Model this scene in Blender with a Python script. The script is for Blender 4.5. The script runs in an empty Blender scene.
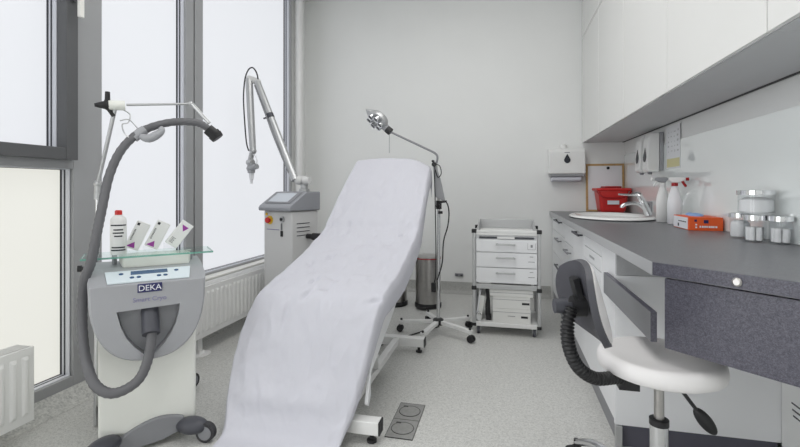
import bpy, bmesh, math, random
from mathutils import Vector, Matrix, noise
R = math.radians
PI = math.pi
random.seed(7)
SC = bpy.context.scene
COL = SC.collection

# ------------------------------------------------------------------ helpers
def lin(c):
    c /= 255.0
    return c / 12.92 if c <= 0.04045 else ((c + 0.055) / 1.055) ** 2.4

def rgb(r, g, b):
    return (lin(r), lin(g), lin(b), 1.0)

def mat(name, col, rough=0.5, metal=0.0, spec=0.5, bump=0.0, bscale=60.0, var=0.0, vscale=20.0, coat=0.0, trans=0.0, ior=1.45, alpha=1.0, emit=0.0, sheen=0.0):
    m = bpy.data.materials.new(name)
    m.use_nodes = True
    nt = m.node_tree
    p = nt.nodes['Principled BSDF']
    p.inputs['Base Color'].default_value = col
    p.inputs['Roughness'].default_value = rough
    p.inputs['Metallic'].default_value = metal
    p.inputs['Specular IOR Level'].default_value = spec
    p.inputs['IOR'].default_value = ior
    p.inputs['Coat Weight'].default_value = coat
    p.inputs['Transmission Weight'].default_value = trans
    p.inputs['Alpha'].default_value = alpha
    if emit:
        p.inputs['Emission Color'].default_value = col
        p.inputs['Emission Strength'].default_value = emit
    tc = nt.nodes.new('ShaderNodeTexCoord')
    if var:
        n = nt.nodes.new('ShaderNodeTexNoise')
        n.inputs['Scale'].default_value = vscale
        n.inputs['Detail'].default_value = 3
        nt.links.new(tc.outputs['Object'], n.inputs['Vector'])
        mp = nt.nodes.new('ShaderNodeMapRange')
        mp.inputs['From Min'].default_value = 0.3
        mp.inputs['From Max'].default_value = 0.7
        mp.inputs['To Min'].default_value = 1 - var
        mp.inputs['To Max'].default_value = 1 + var
        nt.links.new(n.outputs['Fac'], mp.inputs['Value'])
        mx = nt.nodes.new('ShaderNodeVectorMath')
        mx.operation = 'SCALE'
        mx.inputs[0].default_value = col[:3]
        nt.links.new(mp.outputs['Result'], mx.inputs['Scale'])
        nt.links.new(mx.outputs['Vector'], p.inputs['Base Color'])
    if bump:
        n = nt.nodes.new('ShaderNodeTexNoise')
        n.inputs['Scale'].default_value = bscale
        n.inputs['Detail'].default_value = 4
        nt.links.new(tc.outputs['Object'], n.inputs['Vector'])
        b = nt.nodes.new('ShaderNodeBump')
        b.inputs['Strength'].default_value = bump
        b.inputs['Distance'].default_value = 0.002
        nt.links.new(n.outputs['Fac'], b.inputs['Height'])
        nt.links.new(b.outputs['Normal'], p.inputs['Normal'])
    return m

def speckle(name, base, dark, light, scale, rough, spec=0.5, amount=0.45):
    m = mat(name, base, rough, spec=spec)
    nt = m.node_tree
    p = nt.nodes['Principled BSDF']
    tc = nt.nodes.new('ShaderNodeTexCoord')
    v = nt.nodes.new('ShaderNodeTexVoronoi')
    v.inputs['Scale'].default_value = scale
    nt.links.new(tc.outputs['Object'], v.inputs['Vector'])
    n = nt.nodes.new('ShaderNodeTexNoise')
    n.inputs['Scale'].default_value = scale * 0.25
    n.inputs['Detail'].default_value = 4
    nt.links.new(tc.outputs['Object'], n.inputs['Vector'])
    sp = nt.nodes.new('ShaderNodeSeparateColor')
    nt.links.new(v.outputs['Color'], sp.inputs['Color'])
    ad = nt.nodes.new('ShaderNodeMath')
    ad.operation = 'MULTIPLY_ADD'
    ad.inputs[1].default_value = 0.6
    nt.links.new(n.outputs['Fac'], ad.inputs[0])
    mu = nt.nodes.new('ShaderNodeMath')
    mu.operation = 'MULTIPLY'
    mu.inputs[1].default_value = amount
    nt.links.new(sp.outputs['Red'], mu.inputs[0])
    nt.links.new(mu.outputs[0], ad.inputs[2])
    r = nt.nodes.new('ShaderNodeValToRGB')
    r.color_ramp.elements[0].position = 0.25
    r.color_ramp.elements[0].color = dark
    r.color_ramp.elements[1].position = 0.85
    r.color_ramp.elements[1].color = light
    e = r.color_ramp.elements.new(0.5)
    e.color = base
    nt.links.new(ad.outputs[0], r.inputs['Fac'])
    nt.links.new(r.outputs['Color'], p.inputs['Base Color'])
    return m

def glass(name, col, rough=0.02, ior=1.35):
    m = bpy.data.materials.new(name)
    m.use_nodes = True
    nt = m.node_tree
    nt.nodes.clear()
    o = nt.nodes.new('ShaderNodeOutputMaterial')
    t = nt.nodes.new('ShaderNodeBsdfTransparent')
    t.inputs['Color'].default_value = col
    g = nt.nodes.new('ShaderNodeBsdfGlossy')
    g.inputs['Roughness'].default_value = rough
    lw = nt.nodes.new('ShaderNodeLayerWeight')
    pw = nt.nodes.new('ShaderNodeMath')
    pw.operation = 'POWER'
    pw.inputs[1].default_value = 3.0
    nt.links.new(lw.outputs['Facing'], pw.inputs[0])
    f = nt.nodes.new('ShaderNodeMath')
    f.operation = 'MULTIPLY_ADD'
    f.inputs[1].default_value = (ior - 1)
    f.inputs[2].default_value = .03
    nt.links.new(pw.outputs[0], f.inputs[0])
    mx = nt.nodes.new('ShaderNodeMixShader')
    nt.links.new(f.outputs[0], mx.inputs[0])
    nt.links.new(t.outputs[0], mx.inputs[1])
    nt.links.new(g.outputs[0], mx.inputs[2])
    nt.links.new(mx.outputs[0], o.inputs['Surface'])
    return m

def frost(name, col, strength):
    """frosted window film lit by the day outside: a lit window"""
    m = mat(name, rgb(120, 122, 124), 0.35, spec=0.3)
    p = m.node_tree.nodes['Principled BSDF']
    p.inputs['Emission Color'].default_value = col
    p.inputs['Emission Strength'].default_value = strength
    return m

class MB:
    """collects shapes that become one mesh"""
    def __init__(s):
        s.v = []
        s.f = []
    def add(s, vs, fs, M=None):
        b = len(s.v)
        s.v += [(M @ Vector(p)) if M else Vector(p) for p in vs]
        s.f += [tuple(b + i for i in f) for f in fs]
        return s
    def box(s, x0, x1, y0, y1, z0, z1, M=None):
        vs = [(x0, y0, z0), (x1, y0, z0), (x1, y1, z0), (x0, y1, z0), (x0, y0, z1), (x1, y0, z1), (x1, y1, z1), (x0, y1, z1)]
        return s.add(vs, [(0, 3, 2, 1), (4, 5, 6, 7), (0, 1, 5, 4), (1, 2, 6, 5), (2, 3, 7, 6), (3, 0, 4, 7)], M)
    def beam(s, a, b, w, h, up=(0, 0, 1)):
        a, b = Vector(a), Vector(b)
        d = (b - a)
        L = d.length
        d.normalize()
        x = d.cross(Vector(up))
        if x.length < 1e-4:
            x = Vector((1, 0, 0))
        x.normalize()
        z = x.cross(d)
        M = Matrix(((x.x, d.x, z.x, a.x), (x.y, d.y, z.y, a.y), (x.z, d.z, z.z, a.z), (0, 0, 0, 1)))
        return s.box(-w / 2, w / 2, 0, L, -h / 2, h / 2, M)
    def tube(s, pts, r, seg=12, caps=True, closed=False):
        P = [Vector(p) for p in pts]
        n = len(P)
        rr = r if isinstance(r, (list, tuple)) else [r] * n
        T = []
        for i in range(n):
            if closed:
                t = P[(i + 1) % n] - P[i - 1]
            else:
                t = P[min(i + 1, n - 1)] - P[max(i - 1, 0)]
            T.append(t.normalized())
        u = T[0].orthogonal().normalized()
        vs, fs = [], []
        for i in range(n):
            u = (u - T[i] * u.dot(T[i]))
            u.normalize()
            w = T[i].cross(u)
            for k in range(seg):
                a = 2 * PI * k / seg
                vs.append(P[i] + (u * math.cos(a) + w * math.sin(a)) * rr[i])
        m = n if closed else n - 1
        for i in range(m):
            j = (i + 1) % n
            for k in range(seg):
                l = (k + 1) % seg
                fs.append((i * seg + k, i * seg + l, j * seg + l, j * seg + k))
        if caps and not closed:
            fs.append(tuple(range(seg - 1, -1, -1)))
            fs.append(tuple((n - 1) * seg + k for k in range(seg)))
        return s.add(vs, fs)
    def cyl(s, a, b, r, r2=None, seg=24):
        return s.tube([a, b], [r, r if r2 is None else r2], seg)
    def lathe(s, prof, c=(0, 0, 0), seg=32, M=None, sx=1, sy=1):
        vs, fs = [], []
        n = len(prof)
        for r, z in prof:
            for k in range(seg):
                a = 2 * PI * k / seg
                vs.append((c[0] + max(r, 1e-4) * math.cos(a) * sx, c[1] + max(r, 1e-4) * math.sin(a) * sy, c[2] + z))
        for i in range(n - 1):
            for k in range(seg):
                l = (k + 1) % seg
                fs.append((i * seg + k, i * seg + l, (i + 1) * seg + l, (i + 1) * seg + k))
        fs.append(tuple(range(seg - 1, -1, -1)))
        fs.append(tuple((n - 1) * seg + k for k in range(seg)))
        return s.add(vs, fs, M)
    def prism(s, poly, d0, d1, axis='z', M=None):
        def P(a, b, d):
            return {'z': (a, b, d), 'y': (a, d, b), 'x': (d, a, b)}[axis]
        n = len(poly)
        vs = [P(a, b, d0) for a, b in poly] + [P(a, b, d1) for a, b in poly]
        fs = [tuple(range(n)), tuple(range(2 * n - 1, n - 1, -1))]
        fs += [(i, i + n, (i + 1) % n + n, (i + 1) % n) for i in range(n)]
        return s.add(vs, fs, M)
    def ball(s, c, r, sc=(1, 1, 1), seg=20, M=None):
        prof = [(r * math.sin(PI * i / 12), -r * math.cos(PI * i / 12)) for i in range(13)]
        T = Matrix.Translation(c) @ Matrix.Diagonal((*sc, 1))
        if M:
            T = M @ T
        return s.lathe(prof, seg=seg, M=T)
    def text(s, body, size, M, ext=0.0006, align='CENTER'):
        cu = bpy.data.curves.new('t', 'FONT')
        cu.body = body
        cu.size = size
        cu.extrude = ext
        cu.align_x = align
        cu.align_y = 'CENTER'
        o = bpy.data.objects.new('t', cu)
        COL.objects.link(o)
        dg = bpy.context.evaluated_depsgraph_get()
        me = bpy.data.meshes.new_from_object(o.evaluated_get(dg))
        s.add([v.co.copy() for v in me.vertices], [tuple(p.vertices) for p in me.polygons], M)
        bpy.data.objects.remove(o)
        bpy.data.meshes.remove(me)
        bpy.data.curves.remove(cu)
        return s

ROOTM = {}
def tag(o, label=None, cat=None, group=None, kind=None):
    if label: o['label'] = label
    if cat: o['category'] = cat
    if group: o['group'] = group
    if kind: o['kind'] = kind
    return o

def thing(name, label, cat, loc=(0, 0, 0), rz=0.0, group=None):
    o = bpy.data.objects.new(name, None)
    COL.objects.link(o)
    o.empty_display_size = 0.1
    o.location = loc
    o.rotation_euler = (0, 0, rz)
    ROOTM[o.name] = Matrix.Translation(loc) @ Matrix.Rotation(rz, 4, 'Z')
    return tag(o, label, cat, group)

def part(name, mb, m, parent=None, smooth=False, bevel=0.0, seg=2, world=False, label=None, solid=0.0, ang=40):
    me = bpy.data.meshes.new(name)
    vs = mb.v
    if world and parent is not None:
        r = parent
        while r.parent is not None:
            r = r.parent
        if r.name in ROOTM:
            inv = ROOTM[r.name].inverted()
            vs = [inv @ p for p in vs]
    me.from_pydata([tuple(p) for p in vs], [], mb.f)
    bm = bmesh.new()
    bm.from_mesh(me)
    bmesh.ops.recalc_face_normals(bm, faces=bm.faces)
    if smooth:
        for f in bm.faces: f.smooth = True
        for e in bm.edges:
            if len(e.link_faces) == 2 and e.calc_face_angle(0) > R(ang): e.smooth = False
    bm.to_mesh(me)
    bm.free()
    me.materials.append(m)
    o = bpy.data.objects.new(name, me)
    COL.objects.link(o)
    if parent is not None: o.parent = parent
    if solid:
        d = o.modifiers.new('s', 'SOLIDIFY')
        d.thickness = solid
        d.offset = -1
    if bevel:
        b = o.modifiers.new('b', 'BEVEL')
        b.width = bevel
        b.segments = seg
        b.limit_method = 'ANGLE'
        b.angle_limit = R(35)
    if label: o['label'] = label
    return o

def solo(name, mb, m, label, cat, group=None, origin=None, **k):
    """a thing that is one mesh; its origin is put at its base"""
    if origin is not None:
        o_ = Vector(origin)
        mb.v = [p - o_ for p in mb.v]
    o = part(name, mb, m, **k)
    if origin is not None: o.location = origin
    return tag(o, label, cat, group)

def struct(name, mb, m, parent=None, **k):
    o = part(name, mb, m, parent, **k)
    if parent is None: o['kind'] = 'structure'
    return o

def carve(o, mb):
    """subtract a shape from a mesh object and keep the plain result"""
    me = bpy.data.meshes.new('c')
    me.from_pydata([tuple(p) for p in mb.v], [], mb.f)
    bm = bmesh.new(); bm.from_mesh(me); bmesh.ops.recalc_face_normals(bm, faces=bm.faces); bm.to_mesh(me); bm.free()
    c = bpy.data.objects.new('c', me)
    COL.objects.link(c)
    if o.parent: c.parent = o.parent
    c.location = o.location
    d = o.modifiers.new('x', 'BOOLEAN')
    d.object = c
    d.operation = 'DIFFERENCE'
    d.solver = 'EXACT'
    while o.modifiers[0] != d and o.modifiers.find('x') > 0:
        o.modifiers.move(o.modifiers.find('x'), 0)
    keep = [(x.name, x.type, getattr(x, 'width', 0)) for x in o.modifiers if x.type == 'BEVEL']
    for x in list(o.modifiers):
        if x.type == 'BEVEL': o.modifiers.remove(x)
    bpy.context.view_layer.update()
    dg = bpy.context.evaluated_depsgraph_get()
    new = bpy.data.meshes.new_from_object(o.evaluated_get(dg))
    o.modifiers.clear()
    o.data = new
    bpy.data.objects.remove(c)
    for n, t, w in keep:
        b = o.modifiers.new('b', 'BEVEL'); b.width = w; b.segments = 2; b.limit_method = 'ANGLE'; b.angle_limit = R(35)
    return o

def dup(root, loc, rz=None, label=None, group=None):
    r = root.copy(); COL.objects.link(r)
    r.location = loc
    if rz is not None: r.rotation_euler = (0, 0, rz)
    if label: r['label'] = label
    if group: r['group'] = group
    for ch in list(root.children):
        c = ch.copy(); COL.objects.link(c); c.parent = r
        for g in list(ch.children):
            d = g.copy(); COL.objects.link(d); d.parent = c
    return r

def crom(pts, n):
    """smooth path through points (any dimension)"""
    P = [list(map(float, p)) for p in pts]
    out = []
    for i in range(len(P) - 1):
        p0, p1, p2, p3 = P[max(i - 1, 0)], P[i], P[i + 1], P[min(i + 2, len(P) - 1)]
        for k in range(n):
            t = k / n
            out.append([0.5 * (2 * b + (c - a) * t + (2 * a - 5 * b + 4 * c - d) * t * t + (3 * b - a - 3 * c + d) * t ** 3) for a, b, c, d in zip(p0, p1, p2, p3)])
    out.append(P[-1])
    return out

# ------------------------------------------------------------------ materials
M_wall = mat('wall_paint', rgb(230, 231, 230), 0.65, spec=0.3, bump=0.12, bscale=90, var=0.012, vscale=2.2)
M_ceil = mat('ceiling_paint', rgb(235, 235, 233), 0.8)
M_floor = speckle('vinyl_floor', rgb(196, 196, 193), rgb(170, 170, 168), rgb(212, 212, 209), 260, 0.42, 0.4)
M_base = speckle('vinyl_base', rgb(190, 190, 187), rgb(166, 167, 165), rgb(208, 208, 204), 120, 0.5, 0.4)
M_frame = mat('grey_window_frame', rgb(158, 159, 161), 0.42, spec=0.4)
M_sash = mat('charcoal_sash', rgb(92, 93, 95), 0.5, spec=0.4)
M_gasket = mat('black_gasket', rgb(40, 42, 50), 0.5)
M_bead = mat('pale_glazing_bead', rgb(205, 207, 214), 0.35)
M_sky = frost('frosted_pane_clear', rgb(240, 242, 247), 0.645)
M_cream = frost('frosted_pane_warm', rgb(244, 243, 234), 0.645)
M_white = mat('white_enamel', rgb(226, 226, 225), 0.35)
M_sill = mat('white_sill', rgb(232, 231, 226), 0.4)
M_gloss = mat('white_gloss_front', rgb(222, 222, 220), 0.12, coat=0.3)
M_under = mat('cabinet_board', rgb(196, 197, 199), 0.45)
M_cab = mat('white_melamine', rgb(228, 229, 231), 0.35)
M_lam = speckle('charcoal_laminate', rgb(78, 77, 88), rgb(62, 61, 71), rgb(96, 95, 106), 420, 0.36, 0.5)
M_top = speckle('worktop_laminate', rgb(104, 105, 109), rgb(92, 92, 96), rgb(116, 117, 121), 420, 0.34, 0.5)
M_edge = mat('worktop_edge', rgb(168, 169, 171), 0.4)
M_plinth = mat('dark_plinth', rgb(88, 87, 98), 0.5)
M_glassw = mat('pale_back_painted_glass', rgb(238, 243, 242), 0.02, spec=1.0, coat=1.0)
M_steel = mat('brushed_steel', rgb(176, 174, 172), 0.28, metal=1.0, var=0.05, vscale=40)
M_chrome = mat('chrome', rgb(215, 216, 218), 0.12, metal=1.0)
M_alu = mat('satin_aluminium', rgb(188, 189, 190), 0.38, metal=0.7)
M_black = mat('black_plastic', rgb(34, 34, 36), 0.45)
M_rubber = mat('dark_rubber', rgb(52, 52, 55), 0.6)
M_shell = mat('charcoal_plastic', rgb(72, 72, 78), 0.45, bump=0.2, bscale=400)
M_vinyl = mat('white_vinyl_upholstery', rgb(226, 224, 224), 0.4, spec=0.4)
M_sheet = mat('white_paper_sheet', rgb(197, 197, 205), 0.7, spec=0.3, bump=0.7, bscale=28)
M_hd = mat('light_grey_plastic', rgb(158, 159, 163), 0.4)
M_hd2 = mat('mid_grey_plastic', rgb(132, 133, 137), 0.45)
M_hose = mat('grey_hose', rgb(98, 98, 101), 0.5)
M_dgrey = mat('dark_grey_plastic', rgb(70, 71, 78), 0.4)
M_body = mat('ivory_housing', rgb(226, 227, 221), 0.4)
M_panelw = mat('pale_blue_panel', rgb(214, 224, 230), 0.35)
M_lcd = mat('blue_display', rgb(54, 84, 122), 0.15)
M_navy = mat('navy_badge', rgb(42, 44, 92), 0.4)
M_print = mat('white_print', rgb(225, 226, 232), 0.5)
M_lilac = mat('lilac_print', rgb(128, 124, 160), 0.5)
M_purple = mat('purple_print', rgb(150, 60, 150), 0.5)
M_ink = mat('black_print', rgb(38, 38, 46), 0.6)
M_glass = glass('clear_glass', (0.93, 0.98, 0.96, 1))
M_gedge = mat('green_glass_edge', rgb(120, 175, 160), 0.1, alpha=0.75)
M_acryl = glass('clear_acrylic', (0.97, 0.975, 0.98, 1), 0.05, 1.12)
M_red = mat('red_plastic', rgb(200, 48, 46), 0.35)
M_dred = mat('dark_red_trigger', rgb(160, 30, 34), 0.35)
M_orange = mat('orange_card', rgb(224, 92, 40), 0.5)
M_yellow = mat('yellow_plastic', rgb(222, 184, 52), 0.4)
M_wood = mat('pale_wood', rgb(184, 152, 104), 0.5, var=0.12, vscale=30)
M_paperw = mat('white_board', rgb(226, 227, 230), 0.5)
M_ceram = mat('white_ceramic', rgb(236, 236, 235), 0.1, coat=0.4)
M_bottle = mat('translucent_bottle', rgb(228, 229, 232), 0.3)
M_cotton = mat('white_cotton', rgb(232, 232, 232), 0.95, bump=0.6, bscale=180)
M_blue = mat('blue_nitrile', rgb(138, 168, 214), 0.5)
M_screen = mat('pale_screen', rgb(190, 196, 204), 0.15)
M_con = mat('console_grey', rgb(148, 150, 156), 0.4)
M_laser = mat('laser_housing', rgb(206, 206, 206), 0.38)
M_box = mat('white_carton', rgb(222, 222, 219), 0.6)
M_lens = mat('lamp_lens', rgb(60, 62, 66), 0.1)
M_plate = mat('steel_floor_plate', rgb(150, 150, 148), 0.5, metal=0.3, var=0.08, vscale=60)
M_groove_shadow = mat('groove_and_shadow_dark', rgb(70, 70, 70), 0.7)  # floor box grooves, and the shadow line painted under the wall cabinets
M_pyel = mat('yellow_print', rgb(214, 207, 160), 0.6)
M_drop = mat('drop_window', rgb(44, 46, 54), 0.2)

# ------------------------------------------------------------------ setting
XR, YB, XG, XF = 1.156, 4.8, -2.33, -2.25        # right wall, back wall, glass plane, frame face
ZC, YF = 3.3, -3.6
struct('floor', MB().box(-2.6, 1.4, YF - .1, YB + .12, -.1, 0), M_floor)
struct('ceiling', MB().box(-2.6, 1.4, YF - .1, YB + .12, ZC, ZC + .1), M_ceil)
struct('wall_back', MB().box(-2.6, 1.4, YB, YB + .12, 0, ZC), M_wall)
struct('wall_right', MB().box(XR, XR + .2, YF, YB, 0, ZC), M_wall)
struct('wall_front', MB().box(-2.6, 1.4, YF - .12, YF, 0, ZC), M_wall)
wl = MB()
wl.box(-2.5, XF - .02, 2.02, YB, 0, .43)                 # low wall under the tall panes
wl.box(-2.5, XF - .02, 4.426, YB, .43, ZC)                # pier beside the back wall
wl.box(-2.5, XF - .02, YF, -2.70, 0, ZC)
wl.box(-2.5, XF - .02, -2.70, 2.02, 0, .06)

struct('wall_left', wl, M_wall)
# vinyl floor turned up along the foot of the window wall and the back wall
kb = MB()
kb.prism([(-2.268, .066), (-2.268, .001), (-2.15, .001), (-2.19, .012), (-2.235, .05), (-2.25, .066)], YF, YB - .02, axis='y')
kb2 = MB()
for a, b, c in kb.v: kb2.v.append(Vector((a, b, c)))
kb2.f = kb.f
struct('baseboard_left', kb2, M_base, smooth=True, ang=60)
bb = MB()
bb.prism([(YB - .001, .001), (YB - .05, .001), (YB - .02, .012), (YB - .008, .04), (YB - .006, .122), (YB - .001, .122)], -2.14, .455, axis='x')
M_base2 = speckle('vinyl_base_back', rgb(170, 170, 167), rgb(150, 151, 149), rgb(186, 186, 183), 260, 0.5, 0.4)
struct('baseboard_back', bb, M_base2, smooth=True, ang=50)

def frame_rect(mb, y0, y1, z0, z1, w, x0, x1, wb=None, wt=None):
    wb = w if wb is None else wb
    wt = w if wt is None else wt
    mb.box(x0, x1, y0, y0 + w, z0, z1)
    mb.box(x0, x1, y1 - w, y1, z0, z1)
    mb.box(x0, x1, y0 + w, y1 - w, z0, z0 + wb)
    mb.box(x0, x1, y0 + w, y1 - w, z1 - wt, z1)

def glazing(parent, y0, y1, z0, z1, pane):
    """pane with its black gaskets and pale bead, seen on the reveals"""
    struct('pane', MB().box(XG - .012, XG, y0, y1, z0, z1), pane, parent)
    g = MB()
    frame_rect(g, y0, y1, z0, z1, .006, XG + .001, XG + .014)
    frame_rect(g, y0, y1, z0, z1, .005, XG + .026, XG + .036)
    struct('gasket', g, M_gasket, parent)
    b = MB()
    frame_rect(b, y0, y1, z0, z1, .005, XG + .014, XG + .026)
    frame_rect(b, y0, y1, z0, z1, .004, XG + .036, XG + .062)
    struct('glazing_bead', b, M_bead, parent)

XB = -2.40
def sash_window(name, y0, y1):
    fr = MB()
    fr.box(XB, XF, y1, y1 + .174, .066, ZC - .002)                  # post on the far side
    fr.box(XB, XF, y0 - .06, y0, .066, ZC - .002)
    fr.box(XB, XF, y0, y1, .066, .12)                         # bottom rail
    fr.box(XB, XF, y0, y1, 1.228, 1.30)                       # transom
    fr.box(XB, XF, y0, y1, 3.27, ZC - .002)
    w = struct(name, fr, M_frame, bevel=.003)
    glazing(w, y0, y1 - .004, .12, 1.228, M_cream)
    s = MB()
    frame_rect(s, y0 - .03, y1 - .01, 1.272, 3.27, .066, XB + .02, XF + .045, wb=.062)
    so = struct('sash', s, M_sash, w, bevel=.004)
    glazing(w, y0 + .036, y1 - .076, 1.334, 3.20, M_sky)
    return w
w1 = sash_window('window_1', .92, 1.918)
h = MB()
h.box(-2.205, -2.190, 1.86, 1.89, 2.10, 2.20)
struct('handle_rose', h, M_sash, w1, bevel=.003)
h = MB()
h.cyl((-2.19, 1.875, 2.17), (-2.155, 1.875, 2.17), .012)
h.box(-2.165, -2.145, 1.866, 1.892, 2.015, 2.185)
struct('window_handle', h, M_sill, w1, bevel=.004)
sash_window('window_2', -.64, .70)
sash_window('window_5', -2.60, -.86)

def tall_window(name, y0, y1, post):
    fr = MB()
    fr.box(XB, XF, y1, y1 + post[0], .466, ZC - .002)
    fr.box(XB, XF, y0, y1, .425, .466)
    fr.box(XB, XF, y0, y1, 3.27, ZC - .002)
    if post[1]:
        fr.box(XB, XF, y1 + post[0] + .016, y1 + post[1], .466, ZC - .002)
    w = struct(name, fr, M_frame, bevel=.002)
    glazing(w, y0, y1, .466, 3.27, M_sky)
    if post[1]:
        struct('post_gap', MB().box(XB, XF - .03, y1 + post[0], y1 + post[0] + .016, .466, ZC - .002), M_gasket, w)
    return w
tall_window('window_3', 2.092, 2.782, (.082, .187))
tall_window('window_4', 2.969, 4.395, (.03, 0))
struct('trim_1', MB().box(-2.27, -2.165, 2.085, YB - .06, .432, .45), M_sill, bevel=.004)

# corner pipe run beside the window
pp = thing('heating_pipe', 'white vertical pipe in the corner between window and back wall', 'pipe', (-2.20, 4.50, 0))
part('pipe', MB().cyl((0, 0, .07), (0, 0, ZC - .002), .045, seg=28), M_white, pp, smooth=True)
part('floor_collar', MB().lathe([(.046, .0695), (.058, .0695), (.055, .085), (.046, .09)]), M_white, pp, smooth=True)

# ------------------------------------------------------------------ radiators
def radiator(name, label, x0, x1, y0, y1, z0, z1, feet):
    t = thing(name, label, 'radiator', ((x0 + x1) / 2, (y0 + y1) / 2, 0))
    b = MB()
    n = max(3, round((y1 - y0) / .052))
    pitch = (y1 - y0 - .03) / n
    b.box(x1 - .012, x1, y0, y1, z0, z1)
    b.box(x0, x0 + .012, y0, y1, z0, z1)
    for i in range(n):                                        # pressed flutes
        c = y0 + .015 + pitch * (i + .5)
        w = pitch * .30
        b.add([(x1, c - w, z0 + .035), (x1, c + w, z0 + .035), (x1 + .009, c + w * .5, z0 + .05), (x1 + .009, c - w * .5, z0 + .05),
               (x1, c - w, z1 - .035), (x1, c + w, z1 - .035), (x1 + .009, c + w * .5, z1 - .05), (x1 + .009, c - w * .5, z1 - .05)],
              [(0, 1, 2, 3), (4, 7, 6, 5), (0, 3, 7, 4), (1, 5, 6, 2), (3, 2, 6, 7)])
    part('panel', b, M_white, t, world=True, bevel=.003)
    part('side_cover', MB().box(x0 + .013, x1 - .013, y1 - .006, y1, z0 + .01, z1 - .004), M_white, t, world=True)
    part('side_cover', MB().box(x0 + .013, x1 - .013, y0, y0 + .006, z0 + .01, z1 - .004), M_white, t, world=True)
    g = MB()
    k = x0 + .018
    while k < x1 - .016:
        g.box(k, k + .005, y0 + .008, y1 - .008, z1 - .012, z1 + .002)
        k += .0145
    for i in range(int((y1 - y0) / .1) + 1):
        yy = min(y0 + .01 + i * .1, y1 - .012)
        g.box(x0 + .014, x1 - .014, yy, yy + .004, z1 - .014, z1 - .001)
    part('top_grille', g, M_white, t, world=True)
    for y in feet:
        f = MB()
        f.box((x0 + x1) / 2 - .012, (x0 + x1) / 2 + .012, y - .02, y + .02, .008, z0 + .05)
        f.lathe([(.001, .001), (.07, .001), (.07, .006), (.03, .012), (.02, .03), (.001, .03)], ((x0 + x1) / 2 + .02, y, 0), sx=.75)
        part('foot', f, M_white, t, world=True)
    return t
radiator('panel_radiator', 'low white panel radiator under the tall window behind the laser column', -2.07, -1.965, 2.30, 4.2, .125, .462, (2.62, 3.9))
radiator('panel_radiator', 'short white radiator at the left edge below the two-part window', -2.15, -2.05, .7, 1.563, .088, .418, (.85, 1.35))

# ------------------------------------------------------------------ cryo cooling unit
def rzm(a): return Matrix.Rotation(a, 4, 'Z')
c = thing('skin_cooling_machine', 'white and grey skin cooling machine on castors with a looped grey hose', 'medical machine', (-1.61, 1.743, 0), R(43.8))
body = MB()
body.prism([(-.186, -.15), (.186, -.15), (.186, .10), (.15, .30), (-.15, .30), (-.186, .10)], .075, .66)
part('body', body, M_body, c, bevel=.012, seg=3)
# shield-shaped head, extruded front to back with a sloping top
out = []
W, ZT, ZB = .217, .735, .402
n = 28
for i in range(n + 1):
    a = PI * i / n
    x = -math.cos(a)
    z = math.sin(a)
    x = math.copysign(abs(x) ** .80, x)
    out.append((x * W, .69 - (.69 - ZB) * z ** .9))
out = [(-W - .002, ZT)] + out + [(W + .002, ZT)]
hb = MB()
vs, fs = [], []
lay = [(-.245, .94, 0), (-.235, .975, .0), (-.20, 1.0, .004), (-.05, 1.0, .035), (.10, .98, .05), (.125, .94, .045)]
m = len(out)
for y, sc, dz in lay:
    for x, z in out:
        cz = .60
        zz = cz + (z - cz) * sc + (dz if z > .72 else dz * max(0, (z - .5) / .22))
        vs.append((x * sc, y, zz))
for i in range(len(lay) - 1):
    for k in range(m):
        l = (k + 1) % m
        fs.append((i * m + k, i * m + l, (i + 1) * m + l, (i + 1) * m + k))
fs.append(tuple(range(m)))
fs.append(tuple((len(lay) - 1) * m + k for k in range(m - 1, -1, -1)))
hb.add(vs, fs)
head = part('head', hb, M_hd, c, smooth=True, ang=35)
rec = MB()
ro = [(-.116, .622), (.112, .628)]
for i in range(11):
    a = (i / 10)
    ro.append((.112 - .228 * a + (.006 if 0 < i < 10 else 0), .628 - math.sin(PI * a) ** .75 * .19 - .006 * a))
ro = [(-.118, .622), (.112, .628), (.108, .59), (.098, .55), (.080, .51), (.054, .47), (.022, .436), (.0, .428), (-.022, .436), (-.056, .470), (-.084, .51), (-.104, .56)]
rec.prism(ro, -.30, -.200, axis='y')
carve(head, rec)
for p in head.data.polygons:
    p.use_smooth = False
part('hose_recess', MB().prism([(x * .97, .535 + (z - .535) * .97) for x, z in ro], -.209, -.202, axis='y'), M_hd2, c, label='recessed darker grey bay the hose plugs into')
# raised front plate edges and badge
rot = Matrix.Rotation(R(90), 4, 'X')
def face(x, y, z): return Matrix.Translation((x, y, z)) @ rot
part('badge', MB().box(-.045, .045, -.2485, -.2452, .692, .728), M_navy, c, bevel=.004, label='navy badge lettered DEKA')
part('badge_lettering', MB().text('DEKA', .033, face(0, -.2492, .709)), M_print, c.children[-1])
part('model_lettering', MB().text('Smart Cryo', .026, face(0.0, -.2458, .662)), M_lilac, c, label='lilac lettering reading Smart Cryo')
# control panel on the sloping top
sl = math.atan2(.031, .15)
PM = Matrix.Translation((0, -.20, .7405)) @ Matrix.Rotation(sl, 4, 'X')
part('control_panel', MB().prism([(-.15, -.033), (.15, -.033), (.165, .10), (-.165, .10)], .0, .004, M=PM), M_panelw, c)
cp = c.children[-1]
part('display', MB().box(-.07, .07, .045, .085, .004, .0056, M=PM), M_lcd, cp)
for x, y in ((-.065, .012), (-.04, .012), (.035, .012), (.06, .012), (-.105, .06), (.105, .06)):
    part('button', MB().lathe([(.0085, .004), (.0085, .007), (.006, .008)], (x, y, 0), seg=14, M=PM), M_lcd, cp)
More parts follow.
